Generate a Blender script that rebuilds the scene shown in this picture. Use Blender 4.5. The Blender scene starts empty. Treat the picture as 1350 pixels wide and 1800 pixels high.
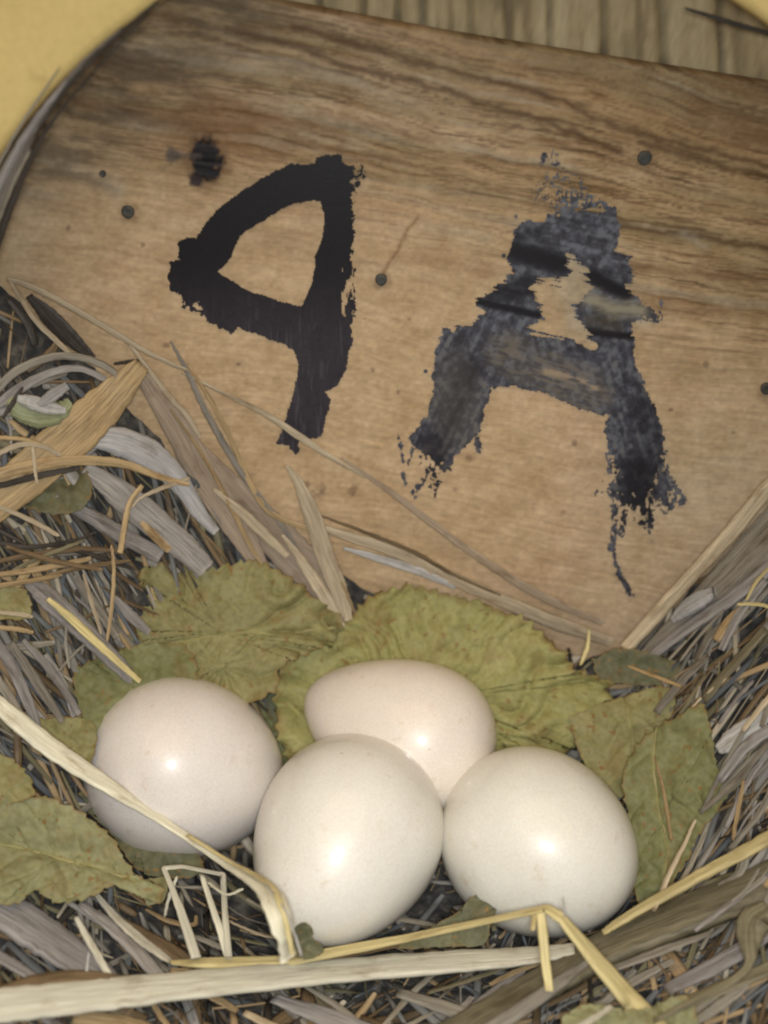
import bpy, math, random
import numpy as np
from mathutils import Vector, Matrix

random.seed(7)
SC = bpy.context.scene
COL = SC.collection

# ------------------------------------------------------------------ camera
CAM_H = 0.237
FPX = 1930.0                       # focal length in pixels of the 1350x1800 photo
PITCH = math.radians(45)
cam_d = bpy.data.cameras.new('camera')
cam = bpy.data.objects.new('camera', cam_d)
COL.objects.link(cam)
cam.location = (0, 0, CAM_H)
cam.rotation_euler = (math.radians(90) - PITCH, 0, 0)
cam_d.sensor_fit = 'VERTICAL'
cam_d.sensor_height = 24
cam_d.lens = 24 * FPX / 1800
cam_d.clip_start = 0.005
cam_d.clip_end = 20
cam_d.dof.use_dof = True
cam_d.dof.focus_distance = 0.232
cam_d.dof.aperture_fstop = 6.3
SC.camera = cam

# ------------------------------------------------------------------ light
W = bpy.data.worlds.new('World')
SC.world = W
W.use_nodes = True
bg = W.node_tree.nodes['Background']
bg.inputs[0].default_value = (1.0, 0.93, 0.80, 1)
bg.inputs[1].default_value = 0.13


def area(name, loc, target, size, power, color):
    d = bpy.data.lights.new(name, 'AREA')
    d.shape = 'DISK'
    d.size = size
    d.energy = power
    d.color = color
    o = bpy.data.objects.new(name, d)
    COL.objects.link(o)
    o.location = loc
    v = Vector(target) - Vector(loc)
    o.rotation_euler = v.to_track_quat('-Z', 'Y').to_euler()
    return o


lamp = area('phone_lamp', (0.002, -0.006, 0.243), (0.0, 0.118, 0.0), 0.028, 0.265, (0.97, 0.99, 1.0))
lamp.data.spread = math.radians(130)
area('warm_fill_light', (-0.02, 0.10, 0.55), (0, 0.12, 0.02), 0.55, 1.0, (1.0, 0.72, 0.42))  # added warm overhead fill for soft shading and egg rims, no visible source

SC.view_settings.view_transform = 'Standard'
SC.view_settings.look = 'None'
SC.view_settings.exposure = 0.0
SC.view_settings.gamma = 1.0
SC.view_settings.use_curve_mapping = False
SC.cycles.use_denoising = True
SC.cycles.max_bounces = 6
SC.cycles.filter_width = 2.2

# ------------------------------------------------------------------ geometry of the place
O = np.array([0, 0, CAM_H])
FW = np.array([0, math.cos(PITCH), -math.sin(PITCH)])
UP = np.array([0, math.sin(PITCH), math.cos(PITCH)])
RT = np.array([1.0, 0, 0])
LEAN = math.radians(15)
BP = np.array([0, 0.171, 0.02])                           # board foot
BU = np.array([0, math.sin(LEAN), math.cos(LEAN)])         # up along the board
BN = np.array([0, -math.cos(LEAN), math.sin(LEAN)])        # out of the board


def ray(px, py):
    return FW + RT * ((px - 675) / FPX) + UP * ((900 - py) / FPX)


def to_px(P):
    """World points (...,3) to photo pixels: where each surface detail sits."""
    d = P - O
    z = d @ FW
    return 675 + FPX * (d @ RT) / z, 900 - FPX * (d @ UP) / z


def on_plane(px, py, off=0.0, p0=BP, n=BN):
    r = ray(px, py)
    q = p0 + n * off
    return O + r * (((q - O) @ n) / (r @ n))


# litter surface: thin plate spline through measured heights
_c = []
for (a, b) in [(20, 490), (130, 590), (230, 690), (400, 860), (560, 960), (800, 1045), (950, 1095), (1090, 1130),
               (1200, 1030), (1350, 880), (-350, 330), (1800, 560)]:
    _c.append(on_plane(a, b))
for p in [(-.04, .125, 0), (0, .11, 0), (.04, .115, 0), (0, .14, 0), (-.03, .15, .008), (.03, .15, .006), (.055, .125, .010),
          (-.055, .125, .016), (0, .083, .017), (-.04, .083, .022), (.04, .088, .018), (0, .05, .030), (-.09, .10, .045), (-.075, .15, .058),
          (.075, .14, .036), (.09, .10, .042), (-.09, .05, .045), (.09, .05, .045), (0, -.05, .04), (-.2, -.05, .08), (.2, -.05, .08),
          (-.2, .15, .13), (.2, .15, .10), (-.2, .3, .12), (.2, .3, .1), (0, .3, .03)]:
    _c.append(np.array(p))
_c = np.array(_c)


def _phi(r2):
    return 0.5 * r2 * np.log(r2 + 1e-12)


_n = len(_c)
_K = _phi(((_c[:, None, :2] - _c[None, :, :2]) ** 2).sum(-1)) + np.eye(_n) * 2e-6
_P = np.c_[np.ones(_n), _c[:, :2]]
_A = np.block([[_K, _P], [_P.T, np.zeros((3, 3))]])
_w = np.linalg.solve(_A, np.r_[_c[:, 2], np.zeros(3)])


def hgt(x, y):
    x = np.asarray(x, float)
    y = np.asarray(y, float)
    r2 = (x[..., None] - _c[:, 0]) ** 2 + (y[..., None] - _c[:, 1]) ** 2
    return _phi(r2) @ _w[:_n] + _w[_n] + _w[_n + 1] * x + _w[_n + 2] * y


def hnorm(x, y):
    e = 0.002
    n = np.array([-(hgt(x + e, y) - hgt(x - e, y)) / (2 * e), -(hgt(x, y + e) - hgt(x, y - e)) / (2 * e), 1.0])
    return n / np.linalg.norm(n)


_T = np.linspace(0.10, 0.42, 420)


def place(px, py, lift=0.0):
    """The point of the litter (or of the board in front of it) seen at a photo pixel, raised by lift metres."""
    r = ray(px, py)
    pts = O + r * _T[:, None]
    f = pts[:, 2] - (hgt(pts[:, 0], pts[:, 1]) + lift)
    k = np.argmax(f < 0)
    t1 = 9.0
    if f[k] < 0 and k > 0:
        t1 = _T[k - 1] + (_T[k] - _T[k - 1]) * f[k - 1] / (f[k - 1] - f[k])
    q = BP + BN * (0.0006 + min(lift, 0.004))
    t2 = ((q - O) @ BN) / (r @ BN)
    if t1 < t2:
        P = O + r * t1
        return P, hnorm(P[0], P[1])
    P = O + r * t2
    return P, BN.copy()


# ------------------------------------------------------------------ noise
def vnoise(x, y, seed=0):
    xi = np.floor(x).astype(np.int64)
    yi = np.floor(y).astype(np.int64)
    fx = x - xi
    fy = y - yi
    fx = fx * fx * (3 - 2 * fx)
    fy = fy * fy * (3 - 2 * fy)

    def h(a, b):
        n = (a * 374761393 + b * 668265263 + seed * 974634777) & 0x7fffffff
        n = ((n ^ (n >> 13)) * 1274126177) & 0x7fffffff
        n = (n ^ (n >> 16)) & 0xffff
        return n / 65535.0
    return (h(xi, yi) * (1 - fx) + h(xi + 1, yi) * fx) * (1 - fy) + (h(xi, yi + 1) * (1 - fx) + h(xi + 1, yi + 1) * fx) * fy


def fbm(x, y, seed=0, oct=4):
    s = 0
    a = 0.5
    t = 0
    for i in range(oct):
        s = s + a * vnoise(x * 2 ** i, y * 2 ** i, seed + i)
        t += a
        a *= 0.55
    return s / t


def sstep(a, b, x):
    t = np.clip((x - a) / (b - a), 0, 1)
    return t * t * (3 - 2 * t)


def seg_dist(X, Y, pts):
    """distance to a polyline, and the position along it 0..1"""
    best = np.full(X.shape, 1e9)
    par = np.zeros(X.shape)
    m = len(pts) - 1
    for i in range(m):
        ax, ay = pts[i][:2]
        bx, by = pts[i + 1][:2]
        dx, dy = bx - ax, by - ay
        t = np.clip(((X - ax) * dx + (Y - ay) * dy) / (dx * dx + dy * dy + 1e-9), 0, 1)
        d = np.hypot(X - ax - t * dx, Y - ay - t * dy)
        k = d < best
        best[k] = d[k]
        par[k] = (i + t[k]) / m
    return best, par


def poly_sd(X, Y, pts):
    """signed distance to a polygon, positive inside"""
    d, _ = seg_dist(X, Y, list(pts) + [pts[0]])
    ins = np.zeros(X.shape, bool)
    n = len(pts)
    j = n - 1
    for i in range(n):
        xi, yi = pts[i]
        xj, yj = pts[j]
        if yi != yj:
            c = ((yi > Y) != (yj > Y)) & (X < (xj - xi) * (Y - yi) / (yj - yi) + xi)
            ins ^= c
        j = i
    return np.where(ins, d, -d)


# ------------------------------------------------------------------ mesh helpers
def mesh_from(name, verts, faces, smooth=True):
    me = bpy.data.meshes.new(name)
    verts = np.asarray(verts, np.float32)
    if isinstance(faces, np.ndarray):
        k = faces.shape[1]
        me.vertices.add(len(verts))
        me.vertices.foreach_set('co', verts.ravel())
        me.loops.add(faces.size)
        me.loops.foreach_set('vertex_index', faces.ravel().astype(np.int32))
        me.polygons.add(len(faces))
        me.polygons.foreach_set('loop_start', np.arange(0, faces.size, k, dtype=np.int32))
        me.update(calc_edges=True)
    else:
        me.from_pydata([tuple(map(float, v)) for v in verts], [], [tuple(map(int, f)) for f in faces])
        me.update()
    me.polygons.foreach_set('use_smooth', np.full(len(me.polygons), smooth))
    return me


def link(name, me, mat=None, parent=None):
    o = bpy.data.objects.new(name, me)
    COL.objects.link(o)
    if mat is not None:
        me.materials.append(mat)
    if parent is not None:
        o.parent = parent
    return o


def tag(o, label=None, cat=None, group=None, kind=None):
    if label:
        o['label'] = label
    if cat:
        o['category'] = cat
    if group:
        o['group'] = group
    if kind:
        o['kind'] = kind
    return o


def color_attr(me, name, rgb):
    a = me.color_attributes.new(name, 'FLOAT_COLOR', 'POINT')
    c = np.ones((len(me.vertices), 4), np.float32)
    c[:, :3] = rgb
    a.data.foreach_set('color', c.ravel())


def recentre(o, origin):
    """put the object's origin at a point of the thing, leaving its shape where it stands"""
    o.data.transform(Matrix.Translation(-Vector(origin)))
    o.location = origin


# ------------------------------------------------------------------ materials
def new_mat(name):
    m = bpy.data.materials.new(name)
    m.use_nodes = True
    nt = m.node_tree
    return m, nt, nt.nodes['Principled BSDF']


def N(nt, kind, **kw):
    n = nt.nodes.new(kind)
    for k, v in kw.items():
        if k.startswith('i_'):
            key = k[2:]
            n.inputs[int(key) if key.isdigit() else key].default_value = v
        else:
            setattr(n, k, v)
    return n


def ramp(nt, fac, stops):
    r = nt.nodes.new('ShaderNodeValToRGB')
    e = r.color_ramp.elements
    while len(e) < len(stops):
        e.new(0.5)
    for i, (p, c) in enumerate(stops):
        e[i].position = p
        e[i].color = (c[0], c[1], c[2], 1)
    nt.links.new(fac, r.inputs[0])
    return r.outputs[0]


def mul(nt, a, b):
    m = N(nt, 'ShaderNodeMix', data_type='RGBA', blend_type='MULTIPLY')
    m.inputs[0].default_value = 1
    nt.links.new(a, m.inputs[6])
    nt.links.new(b, m.inputs[7])
    return m.outputs[2]


def bump(nt, h, bsdf, strength, dist):
    b = N(nt, 'ShaderNodeBump')
    b.inputs['Strength'].default_value = strength
    b.inputs['Distance'].default_value = dist
    nt.links.new(h, b.inputs['Height'])
    nt.links.new(b.outputs[0], bsdf.inputs['Normal'])


def straw_mat(name, c, dark=0.45, rough=0.55, bump_s=0.5):
    """dry plant fibre: streaks that run along the strand (uv.x across, uv.y along, in metres)"""
    m, nt, b = new_mat(name)
    uv = N(nt, 'ShaderNodeUVMap', uv_map='fibre')
    oi = N(nt, 'ShaderNodeObjectInfo')
    ad = N(nt, 'ShaderNodeVectorMath', operation='ADD')
    nt.links.new(uv.outputs[0], ad.inputs[0])
    cb = N(nt, 'ShaderNodeCombineXYZ')
    nt.links.new(oi.outputs['Random'], cb.inputs[0])
    nt.links.new(oi.outputs['Random'], cb.inputs[2])
    nt.links.new(cb.outputs[0], ad.inputs[1])
    mp = N(nt, 'ShaderNodeMapping')
    mp.inputs['Scale'].default_value = (2600, 110, 1)
    nt.links.new(ad.outputs[0], mp.inputs[0])
    n1 = N(nt, 'ShaderNodeTexNoise', i_Scale=1.0, i_Detail=3.0, i_Roughness=0.6)
    nt.links.new(mp.outputs[0], n1.inputs[0])
    mp2 = N(nt, 'ShaderNodeMapping')
    mp2.inputs['Scale'].default_value = (300, 90, 60)
    nt.links.new(ad.outputs[0], mp2.inputs[0])
    n2 = N(nt, 'ShaderNodeTexNoise', i_Scale=1.0, i_Detail=5.0, i_Roughness=0.65)
    nt.links.new(mp2.outputs[0], n2.inputs[0])
    c = np.array(c)
    lum = c.mean()
    warm = c * np.array([0.85, 0.68, 0.5])
    r1 = ramp(nt, n1.outputs[0], [(0.3, c * dark), (0.5, c * 0.92), (0.72, np.minimum(c * 1.22 + 0.01, 0.85))])
    r2 = ramp(nt, n2.outputs[0], [(0.30, (0.62, 0.55, 0.48)), (0.46, (1, 1, 1)), (0.62, (1.0, 1.0, 1.0)), (0.75, (0.80, 0.86, 0.88))])
    r3 = ramp(nt, oi.outputs['Random'], [(0, (0.72, 0.70, 0.68)), (0.5, (0.95, 0.95, 0.95)), (1, (1.1, 1.08, 1.02))])
    out = mul(nt, mul(nt, r1, r2), r3)
    nt.links.new(out, b.inputs['Base Color'])
    b.inputs['Roughness'].default_value = rough
    b.inputs['Specular IOR Level'].default_value = 0.35
    bump(nt, n1.outputs[0], b, bump_s, 0.0004)
    return m


STRAW = {
    'cream': straw_mat('cream_stalk', (0.66, 0.63, 0.50), 0.78),
    'yellow': straw_mat('yellow_straw', (0.62, 0.52, 0.25), 0.66),
    'tan': straw_mat('tan_straw', (0.42, 0.30, 0.155), 0.5),
    'pale': straw_mat('pale_tan_straw', (0.50, 0.41, 0.28), 0.66),
    'bark': straw_mat('smooth_bark', (0.33, 0.255, 0.185), 0.85),
    'grey': straw_mat('grey_straw', (0.26, 0.235, 0.19), 0.5),
    'lav': straw_mat('silver_grey_straw', (0.30, 0.278, 0.26), 0.5),
    'white': straw_mat('whitish_straw', (0.42, 0.41, 0.40), 0.65),
    'brown': straw_mat('brown_stem', (0.17, 0.115, 0.06), 0.45),
    'olive': straw_mat('olive_stem', (0.19, 0.165, 0.10), 0.5),
    'dark': straw_mat('dark_stem', (0.055, 0.045, 0.035), 0.5),
    'green': straw_mat('pale_green_stem', (0.30, 0.32, 0.18), 0.6),
    'fibre': straw_mat('grey_fibre', (0.23, 0.205, 0.17), 0.6),
}


def leaf_mat(name, c, c2):
    m, nt, b = new_mat(name)
    at = N(nt, 'ShaderNodeAttribute', attribute_name='leaf')      # r: vein, g: blotch
    sp = N(nt, 'ShaderNodeSeparateColor')
    nt.links.new(at.outputs[0], sp.inputs[0])
    tc = N(nt, 'ShaderNodeTexCoord')
    n1 = N(nt, 'ShaderNodeTexNoise', i_Scale=90.0, i_Detail=6.0, i_Roughness=0.6)
    nt.links.new(tc.outputs['Object'], n1.inputs[0])
    n2 = N(nt, 'ShaderNodeTexNoise', i_Scale=900.0, i_Detail=3.0)
    nt.links.new(tc.outputs['Object'], n2.inputs[0])
    base = ramp(nt, n1.outputs[0], [(0.3, np.array(c) * 0.86), (0.5, c), (0.75, c2)])
    fine = ramp(nt, n2.outputs[0], [(0.3, (0.82, 0.82, 0.8)), (0.6, (1.05, 1.05, 1.0))])
    base = mul(nt, base, fine)
    mx = N(nt, 'ShaderNodeMix', data_type='RGBA')
    nt.links.new(sp.outputs[1], mx.inputs[0])
    nt.links.new(base, mx.inputs[6])
    mx.inputs[7].default_value = (0.20, 0.12, 0.04, 1)
    mx2 = N(nt, 'ShaderNodeMix', data_type='RGBA')
    nt.links.new(sp.outputs[0], mx2.inputs[0])
    nt.links.new(mx.outputs[2], mx2.inputs[6])
    mx2.inputs[7].default_value = (0.33, 0.30, 0.12, 1)
    nt.links.new(mx2.outputs[2], b.inputs['Base Color'])
    b.inputs['Roughness'].default_value = 0.62
    b.inputs['Specular IOR Level'].default_value = 0.25
    bump(nt, n2.outputs[0], b, 0.35, 0.0003)
    return m


LEAF = {
    'olive': leaf_mat('olive_leaf', (0.23, 0.21, 0.092), (0.28, 0.25, 0.12)),
    'yellow': leaf_mat('yellow_green_leaf', (0.285, 0.27, 0.105), (0.35, 0.32, 0.14)),
    'green': leaf_mat('green_leaf', (0.165, 0.168, 0.072), (0.20, 0.195, 0.09)),
    'dull': leaf_mat('dull_leaf', (0.11, 0.11, 0.062), (0.16, 0.15, 0.08)),
    'grey': leaf_mat('grey_green_leaf', (0.225, 0.218, 0.11), (0.28, 0.265, 0.145)),
}

# ================================================================== LARGE STRUCTURE
# ---- litter bed (structure)
gx = np.linspace(-0.30, 0.30, 241)
gy = np.linspace(-0.12, 0.30, 181)
GX, GY = np.meshgrid(gx, gy)
GZ = hgt(GX, GY) - 0.0035 + (fbm(GX * 240, GY * 240, 5) - 0.5) * 0.006
V = np.c_[GX.ravel(), GY.ravel(), GZ.ravel()]
ii = np.arange(241 * 180).reshape(180, 241)[:, :-1].ravel()
F = np.c_[ii, ii + 1, ii + 242, ii + 241]
me = mesh_from('ground', V, F)
m, nt, b = new_mat('dark_litter')
tc = N(nt, 'ShaderNodeTexCoord')
n1 = N(nt, 'ShaderNodeTexNoise', i_Scale=300.0, i_Detail=6.0)
nt.links.new(tc.outputs['Object'], n1.inputs[0])
nt.links.new(ramp(nt, n1.outputs[0], [(0.35, (0.014, 0.015, 0.016)), (0.55, (0.05, 0.046, 0.04)), (0.7, (0.13, 0.115, 0.09))]), b.inputs['Base Color'])
b.inputs['Roughness'].default_value = 0.9
bump(nt, n1.outputs[0], b, 0.8, 0.002)
g = link('ground', me, m)
tag(g, kind='structure')

# ---- painted board
TOP = [(-600, -190), (250, -40), (430, -4), (675, 41), (800, 64), (965, 90), (1165, 121), (1350, 150), (1600, 190), (2200, 285)]
tu = []
for (a, b_) in TOP:
    P = on_plane(a, b_)
    tu.append((P[0], (P - BP) @ BU))
tu = np.array(tu)
nu, nv = 720, 520
us = np.linspace(-0.120, 0.118, nu)
topv = np.interp(us, tu[:, 0], tu[:, 1]) 
vs = np.linspace(0, 1, nv)
U, S = np.meshgrid(us, vs)
Vv = -0.03 + S * (topv[None, :] + 0.03)
pos = BP + U[..., None] * RT + Vv[..., None] * BU
PX, PY = to_px(pos)
wob = (fbm(PX / 520, PY / 300, 11, 2) - 0.5) * 80 + (fbm(PX / 90, PY / 60, 12, 3) - 0.5) * 14
G = PY - 0.215 * PX + wob
st = fbm(PX / 150, G / 9, 21, 4)
fine = fbm(PX / 60, G / 3.0, 31, 3)
broad = fbm(PX / 500, G / 60, 41, 3)
tan = np.array([0.475, 0.335, 0.192])
pink = np.array([0.52, 0.36, 0.22])
olive = np.array([0.245, 0.180, 0.088])
brown = np.array([0.215, 0.118, 0.05])
grey = np.array([0.33, 0.275, 0.19])
ochre = np.array([0.36, 0.215, 0.095])


def mixc(c, d, f):
    return c * (1 - f[..., None]) + np.asarray(d) * f[..., None]


C = np.zeros(PX.shape + (3,)) + tan
C = mixc(C, pink, sstep(0.45, 0.7, fbm(PX / 260, PY / 260, 51)) * 0.8)
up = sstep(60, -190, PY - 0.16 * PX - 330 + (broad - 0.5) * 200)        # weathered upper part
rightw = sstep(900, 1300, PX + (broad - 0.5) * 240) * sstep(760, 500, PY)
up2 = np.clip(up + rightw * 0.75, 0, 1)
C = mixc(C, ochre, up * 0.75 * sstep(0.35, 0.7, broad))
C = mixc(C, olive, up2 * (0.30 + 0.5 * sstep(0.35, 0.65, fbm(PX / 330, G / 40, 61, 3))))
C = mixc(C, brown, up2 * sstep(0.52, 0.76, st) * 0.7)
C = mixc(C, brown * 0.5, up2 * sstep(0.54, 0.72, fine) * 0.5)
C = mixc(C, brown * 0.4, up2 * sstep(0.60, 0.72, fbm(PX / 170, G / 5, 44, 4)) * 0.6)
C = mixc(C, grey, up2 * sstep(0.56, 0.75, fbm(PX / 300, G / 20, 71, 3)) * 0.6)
C = mixc(C, tan * 0.8, (1 - up2) * sstep(0.5, 0.8, fine) * 0.35)
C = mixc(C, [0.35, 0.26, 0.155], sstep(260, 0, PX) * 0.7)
C = mixc(C, [0.13, 0.085, 0.045], sstep(0.3, 0.75, fbm(PX / 90, G / 30, 77)) * sstep(560, 150, PX) * sstep(330, 60, PY) * 0.9)  # brown grain at upper left, with lamp falloff painted into the wood
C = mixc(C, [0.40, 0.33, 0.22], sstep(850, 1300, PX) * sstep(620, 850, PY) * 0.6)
# grain figures traced as real streaks in the wood
for pts, w, s, c in [
    ([(515, 45), (590, 70), (675, 90), (720, 105), (770, 118), (850, 138), (945, 160), (995, 180), (1035, 205), (1120, 235), (1200, 255), (1350, 290)], 6, .9, brown * .55),
    ([(400, 52), (480, 70), (555, 95), (600, 115), (675, 132), (775, 155), (840, 180), (915, 200), (975, 220), (1025, 240), (1090, 265)], 6, .9, brown * .5),
    ([(500, 245), (600, 262), (675, 275), (775, 305), (900, 340), (960, 352)], 4, .6, brown * .7),
    ([(180, 100), (280, 135), (350, 160), (450, 200), (600, 235)], 12, .6, brown * .8),
    ([(135, 178), (215, 200), (330, 218), (440, 222)], 13, .7, brown * .7),
    ([(265, 22), (310, 35), (420, 55)], 8, .7, brown * .6),
    ([(330, 185), (420, 200), (520, 235)], 8, .6, brown * .7),
    ([(1230, 195), (1290, 215), (1400, 250)], 30, .6, brown * .8),
    ([(1125, 250), (1275, 295), (1420, 325)], 6, .8, brown * .5),
    ([(1090, 398), (1225, 415), (1420, 450)], 6, .85, brown * .45),
    ([(1110, 470), (1225, 480), (1400, 500)], 9, .6, brown * .7),
    ([(1130, 530), (1230, 540), (1400, 560)], 16, .45, brown * .8),
    ([(700, 445), (800, 470), (860, 480)], 12, .4, brown),
    ([(560, 200), (640, 215), (760, 250)], 6, .5, brown * .8),
    ([(735, 385), (720, 400), (690, 455), (672, 482)], 3, .7, brown * .9),
    ([(50, 285), (120, 300), (200, 335)], 8, .5, brown * .4),
    ([(330, 470), (200, 440), (60, 430)], 3, .3, brown),
]:
    d, _ = seg_dist(PX, PY + (fbm(PX / 22, PY / 22, 81) - 0.5) * 14, pts)
    C = mixc(C, c, s * np.exp(-(d / (w * (0.6 + 0.9 * fbm(PX / 16, G / 6, 82)))) ** 2))
# pale scraped marks
for pts, w, s in [([(745, 395), (860, 420)], 10, .35), ([(60, 270), (210, 330)], 16, .45), ([(20, 340), (90, 345)], 10, .35),
                  ([(1015, 470), (1010, 520), (1020, 570)], 34, .7), ([(1040, 520), (1100, 545), (1130, 560)], 16, .7),
                  ([(1200, 410), (1240, 430)], 7, .6)]:
    d, _ = seg_dist(PX, PY + (fbm(PX / 22, PY / 22, 83) - 0.5) * 20, pts)
    C = mixc(C, [0.37, 0.34, 0.26], 0.7 * s * np.exp(-(d / w) ** 2))
# knot
kd = np.hypot((PX - 363) / 1.0, (PY - 282) / 1.25) + (fbm(PX / 14, PY / 14, 91) - 0.5) * 30
C = mixc(C, [0.20, 0.09, 0.03], 0.55 * np.exp(-(np.hypot((PX - 385) / 100, (PY - 235) / 55)) ** 2))
C = mixc(C, [0.10, 0.07, 0.04], 0.75 * sstep(0.35, 0.65, fbm(PX / 70, G / 18, 78, 4)) * sstep(230, 60, np.abs(PX - 190 + (PY - 150) * 1.1)) * sstep(420, 250, PY))  # not the knot: lamp falloff beside the yellow rim, painted in dark brown
C = mixc(C, [0.10, 0.045, 0.015], 0.8 * np.exp(-(np.maximum(kd - 22, 0) / 17) ** 2))
C = mixc(C, [0.006, 0.005, 0.006], sstep(33, 22, kd))
kd = np.hypot(PX - 303, (PY - 272)) + (fbm(PX / 12, PY / 12, 92) - 0.5) * 26
C = mixc(C, [0.07, 0.06, 0.05], sstep(20, 6, kd) * .8)
kd = np.hypot((PX - 345), (PY - 318)) + (fbm(PX / 12, PY / 12, 93) - 0.5) * 20
C = mixc(C, [0.03, 0.02, 0.02], sstep(16, 5, kd))
d, _ = seg_dist(PX, PY, [(300, 272), (350, 274)])
C = mixc(C, [0.08, 0.06, 0.05], 0.7 * np.exp(-(d / 5) ** 2))
for (a, b_, r_) in [(225, 372, 26), (670, 491, 24), (1133, 277, 28), (1348, 682, 28)]:
    kd = np.hypot(PX - a - 3, PY - b_ - 4) + (fbm(PX / 12, PY / 12, 94) - 0.5) * 22
    C = mixc(C, [0.15, 0.085, 0.04], 0.5 * sstep(r_, r_ * 0.35, kd))
# small stains
for (a, b_, r_) in [(292, 607, 8), (565, 865, 16), (620, 862, 12), (540, 850, 8), (825, 805, 10), (700, 690, 5), (1010, 780, 8), (655, 650, 5), (420, 640, 5), (470, 905, 7), (900, 1010, 5), (1240, 640, 8), (1180, 720, 5), (990, 900, 6), (250, 430, 6), (120, 400, 8), (640, 560, 4), (1290, 760, 6), (800, 860, 5), (720, 560, 4), (180, 305, 7)]:
    kd = np.hypot(PX - a, PY - b_) + (fbm(PX / 9, PY / 9, 95) - 0.5) * r_ * 1.5
    C = mixc(C, [0.13, 0.08, 0.05], 0.6 * sstep(r_, r_ * 0.3, kd))
C *= (0.80 + 0.4 * fbm(PX / 7, PY / 6, 97, 3))[..., None]
C = C * (1 + (fbm(PX / 34, PY / 28, 98, 4) - 0.5)[..., None] * np.array([0.40, 0.50, 0.66]))
relief = -(sstep(0.55, 0.8, st) * up2) * 0.0004 + (fbm(PX / 60, G / 6, 99) - .5) * 0.0003
pos2 = pos + relief[..., None] * BN
V = pos2.reshape(-1, 3)
ii = np.arange(nu * (nv - 1)).reshape(nv - 1, nu)[:, :-1].ravel()
F = np.c_[ii, ii + 1, ii + nu + 1, ii + nu]
# sides and back
TH = 0.009
bd = np.r_[np.arange(nu), np.arange(1, nv) * nu + nu - 1, ((nv - 1) * nu + np.arange(nu - 2, -1, -1)), (np.arange(nv - 2, 0, -1) * nu)]
nb = len(bd)
Vb = V[bd] - BN * TH
V2 = np.r_[V, Vb]
j = np.arange(nb)
jn = (j + 1) % nb
Fs = np.c_[bd[j], len(V) + j, len(V) + jn, bd[jn]]
me = mesh_from('plank', V2, np.r_[F, Fs])
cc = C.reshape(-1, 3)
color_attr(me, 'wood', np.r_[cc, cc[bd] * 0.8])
m, nt, b = new_mat('board_wood')
at = N(nt, 'ShaderNodeAttribute', attribute_name='wood')
tc = N(nt, 'ShaderNodeTexCoord')
mp = N(nt, 'ShaderNodeMapping')
mp.inputs['Rotation'].default_value = (0, math.radians(12), 0)
mp.inputs['Scale'].default_value = (120, 500, 1400)
nt.links.new(tc.outputs['Object'], mp.inputs[0])
n1 = N(nt, 'ShaderNodeTexNoise', i_Scale=1.0, i_Detail=4.0, i_Roughness=0.6)
nt.links.new(mp.outputs[0], n1.inputs[0])
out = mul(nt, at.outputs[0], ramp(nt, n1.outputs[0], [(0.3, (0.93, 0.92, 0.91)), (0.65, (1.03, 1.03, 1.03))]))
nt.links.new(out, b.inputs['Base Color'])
b.inputs['Roughness'].default_value = 0.62
b.inputs['Specular IOR Level'].default_value = 0.3
bump(nt, n1.outputs[0], b, 0.12, 0.0003)
board = bpy.data.objects.new('painted_board', None)
COL.objects.link(board)
board.empty_display_size = 0.02
board.location = BP
tag(board, 'weathered brown wooden board behind the eggs with 9A brushed on it in black paint', 'wooden board')


def part(name, me, mat, parent, **kw):
    me.transform(Matrix.Translation(-parent.location))
    o = link(name, me, mat, parent)
    tag(o, **kw)
    return o


part('plank', me, m, board)

# ---- brushed paint
m, nt, b = new_mat('black_paint')
at = N(nt, 'ShaderNodeAttribute', attribute_name='paint')
nt.links.new(at.outputs[0], b.inputs['Base Color'])
b.inputs['Roughness'].default_value = 0.5
b.inputs['Specular IOR Level'].default_value = 0.3
tc = N(nt, 'ShaderNodeTexCoord')
n1 = N(nt, 'ShaderNodeTexNoise', i_Scale=1500.0, i_Detail=3.0)
nt.links.new(tc.outputs['Object'], n1.inputs[0])
bump(nt, n1.outputs[0], b, 0.12, 0.0002)
PAINT = m

NINE = [(554, 276), (575, 271), (598, 272), (602, 284), (618, 296), (620, 330), (618, 378), (621, 420), (618, 459), (622, 500), (624, 533), (618, 570), (617, 600),
        (611, 635), (604, 659), (590, 676), (574, 689), (581, 700), (578, 715), (570, 748), (566, 765), (552, 772), (530, 768), (520, 782), (529, 792), (518, 800), (505, 782),
        (487, 778), (492, 762), (500, 737), (512, 700), (522, 663), (524, 640), (518, 618), (504, 607), (470, 595), (437, 581), (420, 578), (407, 585), (385, 572), (367, 567), (352, 545), (335, 545),
        (322, 533), (312, 516), (300, 511), (294, 485), (300, 459), (315, 455), (313, 426), (328, 416), (344, 418), (355, 400), (380, 370), (407, 348),
        (459, 315), (485, 300), (511, 289), (552, 287)]
NINE_HOLE = [(563, 354), (540, 354), (515, 359), (490, 370), (467, 385), (448, 396), (430, 407), (418, 418), (413, 430), (410, 442), (405, 452), (392, 470), (381, 478), (407, 492),
             (430, 508), (459, 518), (495, 530), (530, 539), (541, 515), (549, 490), (554, 467), (553, 450), (557, 441), (566, 418), (570, 378)]
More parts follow.
